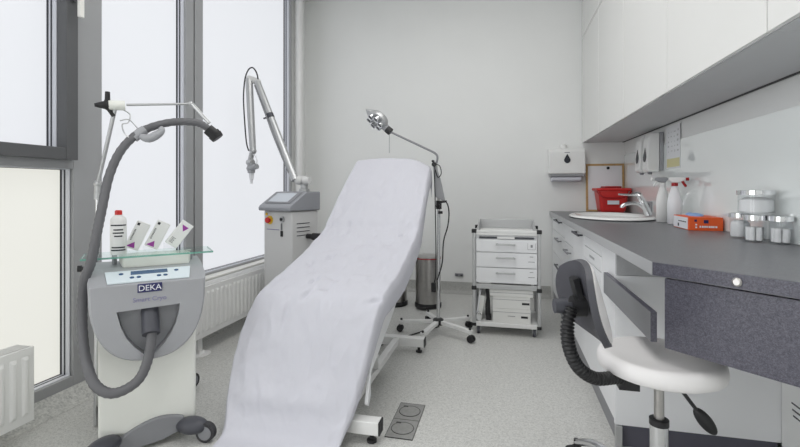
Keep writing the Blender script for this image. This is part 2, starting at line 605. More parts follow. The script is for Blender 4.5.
# hose: comes out of the bay, loops down, passes the left side and arches over
hp = [(.0, -.19, .60), (.003, -.232, .575), (.006, -.258, .512), (-.008, -.276, .421), (-.045, -.285, .345), (-.122, -.282, .312), (-.185, -.258, .345), (-.222, -.20, .43), (-.241, -.125, .54), (-.243, -.10, .65), (-.233, -.125, .745), (-.210, -.140, .82), (-.192, -.135, .93), (-.176, -.105, 1.03), (-.150, -.06, 1.181), (-.102, -.03, 1.303), (-.023, 0, 1.389), (.090, 0, 1.436), (.205, 0, 1.443), (.258, 0, 1.415)]
path = crom(hp, 8)
hr = []
for i in range(len(path)):
    f = i / (len(path) - 1)
    hr.append((.0195 if f < .45 else .0195 - (f - .45) * .004) + (.0008 if i % 2 else -.0008))
part('hose', MB().tube(path, hr, 14), M_hose, c, smooth=True, ang=60)
part('hose_socket', MB().cyl((0, -.195, .615), (.004, -.262, .520), .034, .034), M_dgrey, c.children[-1], smooth=True)
nz = MB()
nz.cyl((.252, 0, 1.417), (.290, 0, 1.385), .027, .029)
nz.cyl((.286, 0, 1.39), (.300, -.004, 1.372), .034, .030)
nz.cyl((.286, .0, 1.40), (.305, 0, 1.41), .012)
part('nozzle', nz, M_black, c, smooth=True)
# hose holder arm on a chrome mast
part('mast', MB().cyl((-.215, .165, .004), (-.207, .165, 1.10), .009).box(-.225, -.18, .140, .180, .66, .69), M_chrome, c, smooth=True)
aj = MB()
aj.cyl((-.207, .165, 1.07), (-.205, .165, 1.14), .015)
aj.ball((-.205, .165, 1.145), .019)
part('mast_joint', aj, M_alu, c, smooth=True)
part('swing_arm', MB().tube([(-.205, .155, 1.15), (-.168, .12, 1.33), (-.135, .10, 1.50)], .009, 12), M_alu, c, smooth=True)
hk = MB()
hk.cyl((-.160, .10, 1.510), (-.095, .10, 1.514), .023)
part('arm_joint', hk, M_body, c, smooth=True)
kn = MB()
kn.cyl((-.175, .10, 1.51), (-.16, .10, 1.512), .024)
kn.tube([(-.17, .10, 1.51), (-.215, .095, 1.505)], [.022, .008], 10)
kn.tube([(-.165, .10, 1.52), (-.165, .10, 1.572)], [.012, .010], 10)
kn.tube([(-.165, .10, 1.50), (-.140, .10, 1.46)], [.010, .009], 10)
part('joint_knob', kn, M_black, hk and c.children[-1], smooth=True)
part('boom_rod', MB().tube([(-.09, .10, 1.518), (.183, .09, 1.548)], .006, 10).ball((.186, .09, 1.549), .012), M_alu, c, smooth=True)
part('boom_link', MB().tube([(.186, .088, 1.549), (.262, .025, 1.447)], .006, 10).tube([(.196, .088, 1.552), (.27, .028, 1.452)], .003, 8), M_alu, c, smooth=True)
lw = MB()
lw.tube(crom([(-.10, .10, 1.492), (-.075, .08, 1.47), (-.082, .06, 1.43), (-.105, .03, 1.415), (-.095, -.02, 1.37), (-.07, -.03, 1.345)], 6), .0028, 8)
lw.tube(crom([(-.115, .09, 1.44), (-.08, .07, 1.445), (-.05, .04, 1.41), (-.035, .0, 1.385), (-.03, .0, 1.372)], 6), .0028, 8)
part('hanger_wire', lw, M_alu, c, smooth=True)
cl = MB()
cl.tube(crom([(-.060, -.008, 1.352), (-.035, -.003, 1.378), (-.015, .0, 1.394)], 4), .0215, 14)
cl.tube(crom([(-.035, -.02, 1.362), (.0, -.03, 1.352), (.035, -.034, 1.372), (.052, -.034, 1.392), (.045, -.03, 1.405)], 4), [.010, .014, .017, .019, .020, .020, .020, .020, .019, .018, .017, .016, .015, .014, .013, .012, .010], 10)
part('hose_clip', cl, M_hd, c, smooth=True)
# riser and glass shelf
part('shelf_riser', MB().prism([(-.10, -.055), (.165, -.055), (.19, .09), (-.12, .09)], .768, .818), M_body, c, bevel=.006)
for x in (-.135, .175):
    part('shelf_post', MB().cyl((x, .03, .76), (x, .03, .819), .010), M_hd2, c, smooth=True)
part('riser_back', MB().box(-.105, .175, .05, .088, .70, .79), M_body, c)
gs = part('glass_shelf', MB().box(-.25, .263, -.104, .104, .8195, .8275), M_glass, c)
ge = MB()
ge.box(-.25, .263, -.1055, -.1041, .8195, .8275)
ge.box(.2631, .2645, -.104, .104, .8195, .8275)
ge.box(-.2515, -.2501, -.104, .104, .8195, .8275)
part('shelf_edge', ge, M_gedge, gs, label='green polished glass edge')
sb = MB()
sb.cyl((-.16, .06, .765), (-.262, .06, .765), .008)
sb.cyl((-.258, .06, .765), (-.275, .06, .765), .014)
part('side_peg', sb, M_black, c, smooth=True)
# foot: curved grey front plate, fenders and castors
fp = [(-.135, .012)] + [(-.135 + .27 * i / 12, .055 + .075 * math.sin(PI * (i / 12) * .72) - .01 * i / 12) for i in range(13)] + [(.135, .052), (.05, .024), (-.05, .013)]
part('foot_plate', MB().prism(fp, -.172, -.145, axis='y'), M_hd2, c, bevel=.004)
for sx in (-1, 1):
    for sy in (-1, 1):
        q = Vector((sx * .8, sy * .6, 0)).normalized()
        a0 = Vector((sx * (.165 if sy < 0 or sx > 0 else .11), -.195 if sy < 0 else .34, .068))
        FM = Matrix.Translation(a0) @ Matrix.Rotation(math.atan2(q.y, q.x), 4, 'Z')
        fd = MB().ball((0, 0, 0), .058, (1.25, .80, .62), M=FM)
        fo = part('fender', fd, M_dgrey, c, smooth=True)
        wc = a0 + q * .066
        wx = Vector((q.y, -q.x, 0))
        wc.z = .043
        part('wheel', MB().cyl(wc - wx * .014, wc + wx * .015, .042), M_rubber, fo, smooth=True)
        part('wheel_hub', MB().cyl(wc - wx * .016, wc + wx * .017, .030), M_hd2, fo, smooth=True)
CR = Matrix.Translation((-1.61, 1.743, 0)) @ rzm(R(43.8))
def onc(x, y, z=0.0): return CR @ Vector((x, y, z))

# spray can and three packs on the glass shelf
p = onc(-.118, -.02, .8285)
t = thing('spray_can', 'white spray can with red cap standing on the glass shelf', 'spray can', p, R(43.8))
part('can', MB().lathe([(.029, 0), (.032, .004), (.032, .15), (.028, .163), (.016, .172), (.016, .176)]), M_white, t, smooth=True)
part('cap', MB().lathe([(.0145, .1765), (.0145, .193), (.011, .197)]), M_red, t, smooth=True, label='red push cap')
bd = MB()
for n_, (z, w) in enumerate(((.128, 1.1), (.108, .6), (.094, .7), (.080, .5), (.03, .9), (.018, 1.0))):
    bd = MB()
    k = 8
    for s_ in range(k):
        a0 = -PI / 2 - w + (2 * w) * s_ / k
        a1 = a0 + 2 * w / k
        bd.add([(.0325 * math.cos(a0), .0325 * math.sin(a0), z), (.0325 * math.cos(a1), .0325 * math.sin(a1), z), (.0325 * math.cos(a1), .0325 * math.sin(a1), z + .006), (.0325 * math.cos(a0), .0325 * math.sin(a0), z + .006)], [(0, 1, 2, 3)])
    part('printed_line', bd, M_ink, t)

def pack(x, y, tilt, label, mode):
    p = onc(x, y, .8285)
    t = thing('applicator_pack', label, 'pack', p, R(43.8), 'packs leaning on the glass shelf')
    w, hh, d = .060, .132, .022
    T = Matrix.Translation((0, 0, .0)) @ Matrix.Rotation(tilt, 4, 'Y')
    part('sleeve', MB().box(0, w, -d / 2, d / 2, 0.001, hh, M=T), M_white, t, bevel=.003)
    ink = MB()
    if mode == 0:
        ink.box(.006, .017, -d / 2 - .0007, -d / 2 - .0002, hh - .02, hh - .008, M=T)
        for k in range(9): ink.box(.006, .013, -d / 2 - .0007, -d / 2 - .0002, .040 + .006 * k, .043 + .006 * k, M=T)
    else:
        for k in range(5): ink.box(.010, .030 - .004 * (k % 2), -d / 2 - .0007, -d / 2 - .0002, .014 + .006 * k, .016 + .006 * k, M=T)
    part('printed_text', ink, M_ink, t)
    tr = MB()
    if mode == 0: tr.prism([(.004, .008), (.040, .008), (.030, .036)], -d / 2 - .0007, -d / 2 - .0002, axis='y', M=T)
    else: tr.prism([(.012, .112), (.046, .112), (.034, .084)], -d / 2 - .0007, -d / 2 - .0002, axis='y', M=T)
    part('printed_triangle', tr, M_purple, t)
    a = MB()                                                    # clear wedge it rests on
    tx = math.sin(tilt) * hh
    bx, bz = w * math.cos(tilt), -w * math.sin(tilt)
    return t
def lean(x, y, deg, label, mode):
    # lift so that its lowest corner touches the shelf
    w = .060
    t = pack(x, y, R(deg), label, mode)
    t.location.z += w * math.sin(R(deg)) + .0005
    st = MB()
    s_, c_ = math.sin(R(deg)), math.cos(R(deg))
    b = w * s_
    st.prism([(-.006, -b), (w * c_ - .003, -b), (-.006, -.0015)], -.009, .009, axis='y')
    part('clear_rest', st, M_acryl, t)
lean(-.098, .050, 24, 'white pack with purple triangle, beside the spray can', 0)
lean(-.018, .046, 26, 'white pack with purple triangle, middle one of three leaning on the glass shelf', 0)
lean(.068, .050, 37, 'most tilted white pack with its purple triangle at the top right', 1)

# ------------------------------------------------------------------ laser
t = thing('laser_cabinet', 'pale grey laser cabinet with a jointed arm and sloping touch screen', 'medical machine', (-1.676, 3.288, 0), R(-18.6))
part('cabinet', MB().box(-.156, .156, -.145, .145, .07, .948), M_laser, t, bevel=.012, seg=3)
part('console', MB().prism([(-.185, .950), (-.190, .975), (-.175, .992), (-.005, 1.098), (.155, 1.100), (.155, .950)], -.172, .172, axis='x'), M_con, t, bevel=.009, seg=3)
con = t.children[-1]
sa = math.atan2(.106, .17)
SM = Matrix.Translation((0, -.175, .9935)) @ Matrix.Rotation(sa, 4, 'X')
part('screen_bezel', MB().box(-.14, .14, .03, .185, 0, .004, M=SM), M_hd2, con, bevel=.001)
part('screen', MB().box(-.115, .10, .045, .17, .004, .0055, M=SM), M_screen, con)
lg = MB()
lg.cyl((-.084, -.1455, .876), (-.084, -.149, .876), .034)
part('warning_plate', lg, M_yellow, t, smooth=True)
part('emergency_button', MB().tube([(-.084, -.149, .876), (-.084, -.165, .876), (-.084, -.168, .876), (-.084, -.178, .876)], [.014, .014, .024, .021], 20), M_red, t, smooth=True)
part('indicator_lamp', MB().cyl((-.119, -.1455, .922), (-.119, -.152, .922), .011), M_yellow, t, smooth=True)
part('key_switch', MB().cyl((.056, -.1455, .886), (.056, -.158, .886), .022), M_alu, t, smooth=True)
part('key_barrel', MB().cyl((.056, -.158, .886), (.056, -.165, .886), .012), M_black, t.children[-1], smooth=True)
part('key', MB().box(.038, .060, -.1505, -.146, .80, .855), M_chrome, t, bevel=.002)
part('key_fob', MB().box(.036, .062, -.152, -.146, .752, .797), M_black, t, bevel=.004)
part('model_lettering', MB().box(-.12, .02, -.1465, -.1453, .800, .806), M_lilac, t)
for i in range(4):
    v = MB()
    v.box(.1562, .158, -.095, .045, .756 + i * .031, .762 + i * .031)
    part('vent_slot', v, M_dgrey, t)
hd = MB()
hd.cyl((.157, .02, .748), (.22, .02, .748), .02)
hd.tube([(.215, .02, .748), (.30, .03, .742)], [.028, .034], 14)
part('side_socket', hd, M_black, t, smooth=True)
for sx in (-1, 1):
    for sy in (-1, 1):
        part('castor', MB().cyl((sx * .12 - .015, sy * .1, .034), (sx * .12 + .015, sy * .1, .034), .033).box(sx * .12 - .02, sx * .12 + .02, sy * .1 - .02, sy * .1 + .02, .06, .071), M_rubber, t, smooth=True)
# articulated arm
part('arm_turret', MB().lathe([(.042, 1.1005), (.042, 1.118), (.030, 1.124), (.030, 1.165)], (.075, .07, 0)), M_alu, t, smooth=True)
part('turret_joint', MB().cyl((.06, .02, 1.19), (.06, .10, 1.19), .036).cyl((.10, .04, 1.185), (.155, .05, 1.185), .030).ball((.06, .02, 1.19), .036), M_laser, t, smooth=True)
la = MB()
la.tube([(.045, .0, 1.19), (.015, .0, 1.245), (.0, 0, 1.27), (-.402, 0, 2.03)], [.032, .032, .031, .028], 16)
part('lower_tube', la, M_alu, t, smooth=True)
part('tube_collar', MB().cyl((-.232, 0, 1.708), (-.252, 0, 1.746), .031).cyl((-.25, 0, 1.725), (-.30, -.02, 1.71), .007), M_dgrey, t.children[-1], smooth=True)
part('guide_rod', MB().tube(crom([(.0, -.03, 1.25), (-.17, -.035, 1.56), (-.25, -.035, 1.72), (-.40, -.03, 2.0)], 5), .006, 8), M_hd2, t, smooth=True)
tj = MB()
tj.cyl((-.402, .012, 2.035), (-.475, -.03, 2.065), .028)
tj.ball((-.402, .005, 2.035), .028)
tj.ball((-.470, -.025, 2.062), .030)
part('elbow', tj, M_laser, t, smooth=True)
part('upper_tube', MB().tube([(-.470, -.03, 2.06), (-.430, -.045, 1.75), (-.392, -.055, 1.445)], [.030, .030, .026], 16), M_alu, t, smooth=True)
cb = MB()
cb.tube(crom([(-.385, .0, 2.01), (-.395, -.01, 2.10), (-.435, -.02, 2.155), (-.480, -.03, 2.14), (-.505, -.045, 2.06), (-.486, -.075, 1.90), (-.462, -.085, 1.72), (-.432, -.09, 1.52), (-.402, -.09, 1.44)], 6), .006, 8)
part('arm_cable', cb, M_rubber, t, smooth=True)
hpz = MB()
hpz.ball((-.392, -.055, 1.44), .03)
hpz.tube(crom([(-.392, -.055, 1.44), (-.412, -.055, 1.40), (-.425, -.055, 1.36)], 4), .022, 12)
hpz.cyl((-.45, -.055, 1.345), (-.395, -.055, 1.345), .026)
part('wrist_joint', hpz, M_alu, t, smooth=True)
h2 = MB()
h2.cyl((-.412, -.055, 1.34), (-.412, -.055, 1.255), .034, .030)
h2.cyl((-.43, -.07, 1.29), (-.335, -.06, 1.31), .023)
part('handpiece', h2, M_hd, t, smooth=True)
part('handpiece_tip', MB().cyl((-.41, -.055, 1.254), (-.41, -.055, 1.20), .022, .016).cyl((-.41, -.055, 1.20), (-.41, -.055, 1.165), .012), M_bottle, t.children[-1], smooth=True)
part('handpiece_loop', MB().tube(crom([(-.345, -.06, 1.325), (-.335, -.06, 1.36), (-.36, -.06, 1.40), (-.39, -.06, 1.41)], 5), .004, 8), M_bottle, t, smooth=True)

# ------------------------------------------------------------------ treatment chair
ch = thing('treatment_chair', 'reclined white treatment chair on a steel frame, mostly under a sheet', 'treatment chair', (-.92, 2.45, 0))
def slab(name, a, b, x0, x1, th, x0b=None, x1b=None):
    # cushion between profile points a=(y,z) and b=(y,z), top face along the line
    a, b = Vector((0, *a)), Vector((0, *b))
    d = (b - a).normalized()
    nn = Vector((0, -d.z, d.y))
    if nn.z < 0 or (abs(nn.z) < .5 and nn.y > 0): nn = -nn
    x0b = x0 if x0b is None else x0b
    x1b = x1 if x1b is None else x1b
    lo = -th * nn
    vs = []
    for pnt, xa, xb in ((a, x0, x1), (b, x0b, x1b)):
        for off in (Vector((0, 0, 0)), lo):
            vs.append(pnt + off + Vector((xa, 0, 0)))
            vs.append(pnt + off + Vector((xb, 0, 0)))
    mb = MB().add(vs, [(0, 1, 5, 4), (2, 6, 7, 3), (0, 2, 3, 1), (4, 5, 7, 6), (0, 4, 6, 2), (1, 3, 7, 5)])
    part(name, mb, M_vinyl, ch, world=True, bevel=.025, seg=3)
slab('back_cushion', (2.76, .80), (3.26, 1.225), -1.15, -.62, .09, -1.08, -.70)
slab('seat_cushion', (2.14, .565), (2.70, .750), -1.165, -.60, .10)
slab('leg_cushion', (1.88, .135), (2.06, .53), -1.165, -.68, .10, -1.17, -.64)
sp = MB()
sp.prism([(2.10, .40), (2.14, .46), (2.70, .645), (2.78, .66), (2.78, .58), (2.60, .50), (2.2, .34)], -1.14, -.62, axis='x')
part('seat_base', sp, M_cab, ch, world=True, bevel=.01)
part('side_skirt', MB().prism([(2.74, .70), (2.12, .525), (2.05, .49), (1.915, .15), (1.94, .13), (1.97, .17), (1.97, .27), (2.335, .41), (2.74, .60)], -.618, -.602, axis='x'), M_cab, ch, world=True, bevel=.003)
part('lift_column', MB().box(-1.02, -.80, 2.36, 2.62, .10, .45), M_cab, ch, world=True, bevel=.015)
fr = MB()
part('foot_rail', MB().box(-1.225, -.537, 1.862, 1.922, .042, .100), M_white, ch, world=True, bevel=.004)
part('foot_rail', MB().box(-1.225, -.537, 2.975, 3.035, .042, .100), M_white, ch, world=True, bevel=.004)
for x in (-.73, -1.12):
    part('side_rail', MB().box(x - .02, x + .02, 1.924, 2.973, .055, .095), M_white, ch, world=True, bevel=.003)
part('cross_plate', MB().box(-1.098, -.752, 2.34, 2.64, .05, .10), M_white, ch, world=True, bevel=.004)
for y in (1.892, 3.005):
    for x in (-1.19, -.575):
        part('levelling_foot', MB().lathe([(.022, .001), (.022, .012), (.01, .016), (.01, .043)], (x, y, 0)), M_black, ch, world=True, smooth=True)
    part('end_cap', MB().box(-.537, -.531, y - .029, y + .029, .043, .099), M_black, ch, world=True)
part('recline_knob', MB().cyl((-1.18, 2.12, .33), (-1.262, 2.12, .33), .03), M_black, ch, world=True, smooth=True)
part('brace', MB().beam((-.64, 2.13, .36), (-.72, 2.45, .10), .03, .03), M_white, ch, world=True)
part('back_support', MB().beam((-.88, 2.72, .585), (-.88, 3.05, .90), .12, .03), M_white, ch, world=True)

# the sheet: rows run from behind the back rest over the chair down to the floor
#        y     z     xl     xr    hl   hr
rows = [(3.435, 1.20, -1.120, -.575, .02, .02),
        (3.410, 1.30, -1.128, -.566, .02, .02),
        (3.365, 1.345, -1.138, -.560, .02, .03),
        (3.28, 1.283, -1.145, -.556, .03, .05),
        (3.04, 1.075, -1.165, -.548, .04, .07),
        (2.80, .865, -1.18, -.545, .05, .10),
        (2.66, .785, -1.19, -.55, .06, .12),
        (2.40, .69, -1.205, -.555, .07, .13),
        (2.14, .615, -1.218, -.572, .07, .11),
        (2.045, .565, -1.232, -.585, .06, .09),
        (1.975, .44, -1.262, -.605, .05, .07),
        (1.905, .28, -1.272, -.632, .04, .05),
        (1.845, .150, -1.255, -.662, .03, .035),
        (1.795, .075, -1.232, -.685, .02, .02),
        (1.745, .026, -1.215, -.698, .01, .01),
        (1.66, .014, -1.205, -.705, .004, .004),
        (1.52, .010, -1.20, -.71, .002, .002)]
RW = crom(rows, 15)
NT = 120
vs, fs = [], []
dents = [(random.uniform(.15, .85), random.uniform(2.0, 3.2), random.uniform(.010, .024), random.uniform(-.026, .008), random.uniform(0, PI)) for _ in range(46)]
dents += [(.30, 2.55, .03, -.010, .6), (.62, 2.50, .02, -.012, .4), (.60, 2.38, .016, -.012, 1.0), (.36, 2.28, .02, -.010, .3), (.72, 2.22, .02, -.008, .8)]
for i, r in enumerate(RW):
    y, z, xl, xr, hl, hr_ = r
    a, b = RW[max(i - 1, 0)], RW[min(i + 1, len(RW) - 1)]
    d = Vector((0, b[0] - a[0], b[1] - a[1])).normalized()
    nn = Vector((0, d.z, -d.y))                      # outwards: up on the seat, to the viewer on the leg part
    if nn.z < 0: nn = -nn
    if i < 14: nn = Vector((0, .0, 1)).lerp(nn, i / 14).normalized() if i > 8 else Vector((0, .35, .94)).normalized()
    hang = (-nn * .55 + Vector((0, 0, -1)) * .45).normalized()
    fl = max(0.0, min(1.0, (z - .02) / .12))
    for k in range(NT + 1):
        t_ = k / NT
        if t_ < .09:
            q = 1 - t_ / .09
            P = Vector((xl - .010 * math.sin(q * PI / 2) - .006 * q, y, z)) + hang * (hl * q)
        elif t_ > .87:
            q = (t_ - .87) / .13
            P = Vector((xr + .014 * math.sin(min(1, q * 2) * PI / 2) + .004 * q, y, z)) + hang * (hr_ * (q ** 1.15))
        else:
            w = (t_ - .09) / .78
            P = Vector((xl + (xr - xl) * w, y, z)) + nn * (.010 * math.sin(PI * w) * fl)
        N = noise.noise(Vector((P.x * 3.1, P.y * 2.4, P.z * 1.5)))
        N2 = 1 - abs(noise.noise(Vector((P.x * 7 + 3, P.y * 5, P.z * 4.0)))) * 2
        N3 = 1 - abs(noise.noise(Vector((P.x * 16 + 9, P.y * 9 + 2, P.z * 9)))) * 2
        off = .007 * N + .005 * max(0, N2) ** 3 + .003 * max(0, N3) ** 3
        vd = noise.voronoi(Vector((P.x * 5.5 + .35 * N, P.y * 4.2, P.z * 3.0)))[0]
        off += .008 * (min(.6, vd[1] - vd[0]) - .25)
        vd = noise.voronoi(Vector((P.x * 13 + 4, P.y * 10 + .5 * N, P.z * 8.0)))[0]
        off += .007 * (min(.6, vd[1] - vd[0]) - .25)
        for du, dy, s_, am, an in dents:
            ex, ey = (t_ - du) * .70, (y - dy) * 1.15
            if abs(ex) < .12 and abs(ey) < .12:
                rx, ry = ex * math.cos(an) + ey * math.sin(an), -ex * math.sin(an) + ey * math.cos(an)
                off += am * math.exp(-(rx / (s_ * 1.8)) ** 2 - (ry / (s_ * .6)) ** 2)
        # lengthwise soft channel along the back rest and a cross crease
        if y > 2.6:
            off += .008 * math.exp(-((t_ - .36) / .05) ** 2) * min(1, (y - 2.6) / .2) - .010 * math.exp(-((t_ - .52) / .10) ** 2)
        off -= .010 * math.exp(-((y - 2.80) / .03) ** 2)
        off += .016 * math.exp(-((y - 1.852) / .028) ** 2) * max(0, min(1, (t_ - .12) / .1)) * max(0, min(1, (.82 - t_) / .1))
        off *= 1 - .7 * max(0, min(1, (y - 3.15) / .15))
        # the head end is rounded: its top edge falls away to the right
        hw = max(0.0, min(1.0, (y - 2.95) / .40))
        P.z -= hw * hw * (.13 * max(0, (t_ - .58) / .42) ** 2 + .02 * max(0, (.25 - t_) / .25) ** 2)
        vs.append(P + nn * (off * (.25 + .75 * fl) + .006))
for i in range(len(RW) - 1):
    for k in range(NT):
        o_ = i * (NT + 1) + k
        fs.append((o_, o_ + 1, o_ + NT + 2, o_ + NT + 1))
vs = [Vector((p.x, p.y, max(p.z, .006))) for p in vs]
solo('cover_sheet', MB().add(vs, fs), M_sheet, 'long white crumpled sheet draped over the treatment chair down to the floor', 'sheet', origin=(-.93, 1.75, 0), smooth=True, ang=80, solid=.002)

# ------------------------------------------------------------------ lamp on a five-star stand
lp = thing('examination_lamp', 'wheeled examination lamp on a five-armed base behind the treatment chair', 'lamp', (-.503, 3.42, 0))
for a in (-29, 43, 115, 182, 256):
    ca, sa_ = math.cos(R(a)), math.sin(R(a))
    lg = MB().beam((.03 * ca, .03 * sa_, .095), (.305 * ca, .305 * sa_, .078), .034, .026)
    lg.cyl((.29 * ca, .29 * sa_, .085), (.29 * ca, .29 * sa_, .055), .010)
    lo = part('base_arm', lg, M_white, lp, bevel=.002)
    wc = MB()
    for s_ in (-1, 1):
        q = Vector((-sa_, ca, 0)) * (.012 * s_)
        b0 = Vector((.30 * ca, .30 * sa_, .027)) + q
        wc.cyl(b0 - q * .6, b0 + q * .6, .0262)
    wc.cyl((.29 * ca, .29 * sa_, .03), (.29 * ca, .29 * sa_, .105), .009)
    part('castor', wc, M_black, lo, smooth=True)
part('hub', MB().lathe([(.036, .072), (.042, .08), (.042, .112), (.03, .12)], seg=20), M_black, lp, smooth=True)
part('pole', MB().cyl((0, 0, .12), (.02, 0, 1.0), .013), M_chrome, lp, smooth=True)
part('pole_clamp', MB().cyl((.02, 0, .965), (.021, 0, 1.03), .022).cyl((.02, -.02, .99), (.02, -.05, .99), .016).cyl((.05, -.02, .94), (.02, -.03, .94), .011), M_black, lp, smooth=True)
part('arm_cover', MB().prism([(-.005, 1.06), (.072, 1.02), (.035, 1.20), (.002, 1.295), (-.022, 1.30), (-.012, 1.18)], -.016, .016, axis='y'), M_hd, lp, bevel=.006, label='pale wedge shaped spring arm cover')
part('upper_pole', MB().cyl((.021, 0, 1.0), (.0, 0, 1.31), .011), M_steel, lp, smooth=True)
part('arm_hinge', MB().cyl((-.012, -.025, 1.31), (-.012, .025, 1.31), .018).cyl((-.022, -.018, 1.335), (-.022, .018, 1.335), .010), M_black, lp, smooth=True)
part('arm', MB().tube(crom([(.0, 0, 1.31), (.012, 0, 1.36), (-.005, 0, 1.395), (-.08, 0, 1.435), (-.367, 0, 1.575), (-.40, 0, 1.595)], 8), .0085, 10), M_hd2, lp, smooth=True)
hm = Matrix.Translation((-.462, -.01, 1.672)) @ Matrix.Rotation(R(-42), 4, 'X') @ Matrix.Rotation(R(32), 4, 'Y')
hn = MB()
hn.lathe([(.030, .035), (.080, .030), (.090, .015), (.090, -.012), (.082, -.018)], M=hm, seg=28, sy=.85)
hn.prism([(-.15, .02), (-.07, .045), (.02, .045), (.06, .02), (.02, .012), (-.09, .008)], -.04, .04, axis='y', M=hm)
hdp = part('lamp_head', hn, M_alu, lp, smooth=True)
part('head_neck', MB().cyl((-.378, 0, 1.58), (-.425, 0, 1.635), .026, .034), M_hd, lp, smooth=True)
part('neck_collar', MB().cyl((-.362, 0, 1.572), (-.392, 0, 1.597), .03), M_black, lp, smooth=True)
for i in range(6):
    a = 2 * PI * i / 6
    cx_, cy_ = .058 * math.cos(a), .050 * math.sin(a)
    e = part('spotlight_cup', MB().lathe([(.020, -.012), (.026, -.05), (.022, -.05), (.012, -.03)], (cx_, cy_, 0), M=hm, seg=18), M_chrome, hdp, smooth=True)
    part('spotlight_lens', MB().lathe([(.001, -.046), (.021, -.046), (.021, -.043), (.001, -.043)], (cx_, cy_, 0), M=hm, seg=18), M_lens, hdp, smooth=True)
part('pull_cord', MB().cyl((-.37, -.012, 1.57), (-.37, -.012, 1.405), .002, seg=8), M_hd2, lp)
cbl = MB()
cbl.tube(crom([(-.01, -.02, 1.31), (.0, -.05, 1.27), (-.002, -.055, 1.19), (.0, -.05, 1.08), (-.004, -.025, .95), (-.005, -.022, .7), (-.012, -.025, .45), (-.035, -.03, .38)], 7), .004, 8)
cbl.tube(crom([(-.02, -.02, 1.31), (.03, -.025, 1.30), (.045, -.025, 1.24), (.02, -.03, 1.21), (.0, -.035, 1.27)], 7), .0035, 8)
cbl.tube(crom([(.03, -.02, 1.02), (.08, -.02, 1.02), (.10, -.02, .95), (.09, -.02, .84), (.055, -.02, .72), (.04, -.02, .55), (.0, -.024, .42)], 7), .005, 8)
part('cable', cbl, M_black, lp, smooth=True)
part('cable_plug', MB().cyl((.035, -.02, 1.02), (.085, -.02, 1.025), .010, .008), M_black, lp, smooth=True)
part('cable_switch', MB().box(-.045, -.01, -.045, -.02, .33, .40), M_black, lp, bevel=.004)

# the slim mast leans a little towards the chair
for o in lp.children_recursive:
    for v_ in o.data.vertices:
        v_.co.x -= .018 * max(0, min(1, (v_.co.z - .2) / .9))

# power cable and adapter on the floor
cb = MB()
cb.tube(crom([(-.86, 3.02, .012), (-.83, 3.14, .006), (-.74, 3.26, .006), (-.66, 3.38, .006), (-.58, 3.50, .006), (-.52, 3.58, .006)], 8), .0055, 8)
solo('power_cable', cb, M_black, 'black power cable lying on the floor under the lamp base', 'cable', origin=(-.7, 3.3, 0), smooth=True)

# ------------------------------------------------------------------ pedal bins
def pedal_bin(x, y, r, hgt, label):
    t = thing('pedal_bin', label, 'bin', (x, y, 0), R(-12), 'pedal bins by the back wall')
    part('base', MB().lathe([(r + .006, .001), (r + .008, .008), (r + .008, .035), (r, .045)]), M_black, t, smooth=True)
    part('drum', MB().lathe([(r, .045), (r, hgt - .037), (r - .001, hgt - .036)]), M_steel, t, smooth=True)
    part('rim', MB().lathe([(r + .001, hgt - .036), (r + .003, hgt - .034), (r + .003, hgt - .027), (r + .001, hgt - .026)]), M_dred if x > -.85 else M_black, t, smooth=True, label='thin red rim' if x > -.85 else None)
    part('lid', MB().lathe([(r + .001, hgt - .026), (r, hgt - .014), (r * .8, hgt - .003), (r * .3, hgt)]), M_steel, t, smooth=True)
    part('pedal', MB().box(-.05, .05, -r - .055, -r - .01, .012, .026).box(-.02, .02, -r - .02, -r + .02, .010, .024), M_black, t, bevel=.004)
pedal_bin(-.715, 4.20, .120, .495, 'stainless pedal bin with a red rim, between sheet and lamp pole')
pedal_bin(-1.05, 4.20, .125, .50, 'second pedal bin, half hidden behind the draped sheet')

# ------------------------------------------------------------------ instrument trolley
tr = thing('instrument_trolley', 'pale three-drawer instrument trolley on castors against the back wall', 'trolley', (.008, 3.68, 0))
X0, X1, Y0, Y1 = -.245, .262, 3.47, 3.90
for x in (X0, X1 - .025):
    for y in (Y0, Y1 - .025):
        part('post', MB().box(x, x + .025, y, y + .025, .085, .80), M_alu, tr, world=True, bevel=.004)
        for z in (.80, .362):
            part('corner_cap', MB().box(x - .006, x + .031, y - .006, y + .031, z - .018, z + .012), M_black, tr, world=True, bevel=.004)
        part('corner_cap', MB().box(x - .004, x + .029, y - .004, y + .029, .066, .09), M_black, tr, world=True, bevel=.003)
cab = MB()
cab.box(X0 + .027, X1 - .027, Y0 + .02, Y1 - .004, .40, .765)
part('drawer_case', cab, M_cab, tr, world=True, bevel=.002)
tt = MB()
tt.box(X0 + .004, X1 - .004, Y0 + .004, Y1 - .004, .766, .786)
tt.box(X0 + .026, X1 - .026, Y0 + .002, Y0 + .012, .786, .806)
part('top_tray', tt, M_white, tr, world=True, bevel=.003)
gl = MB()
gl.box(X0 + .03, X1 - .03, Y1 - .016, Y1 - .006, .787, .865)
for x in (X0 + .03, X1 - .042):
    gl.prism([(Y0 + .03, .787), (Y1 - .016, .787), (Y1 - .016, .865), (Y1 - .06, .865), (Y0 + .03, .80)], x, x + .012, axis='x')
part('gallery_rail', gl, M_alu, tr, world=True, bevel=.002)
gp = MB()
for xa, xb in ((X0 + .05, -.06), (.072, X1 - .05)):
    part('pull_out_slot', MB().box(xa, xb, Y0 + .004, Y0 + .0195, .742, .754), M_dgrey, tr, world=True)
part('pull_out_tab', MB().box(-.058, .070, Y0 - .002, Y0 + .0195, .741, .755), M_white, tr, world=True)
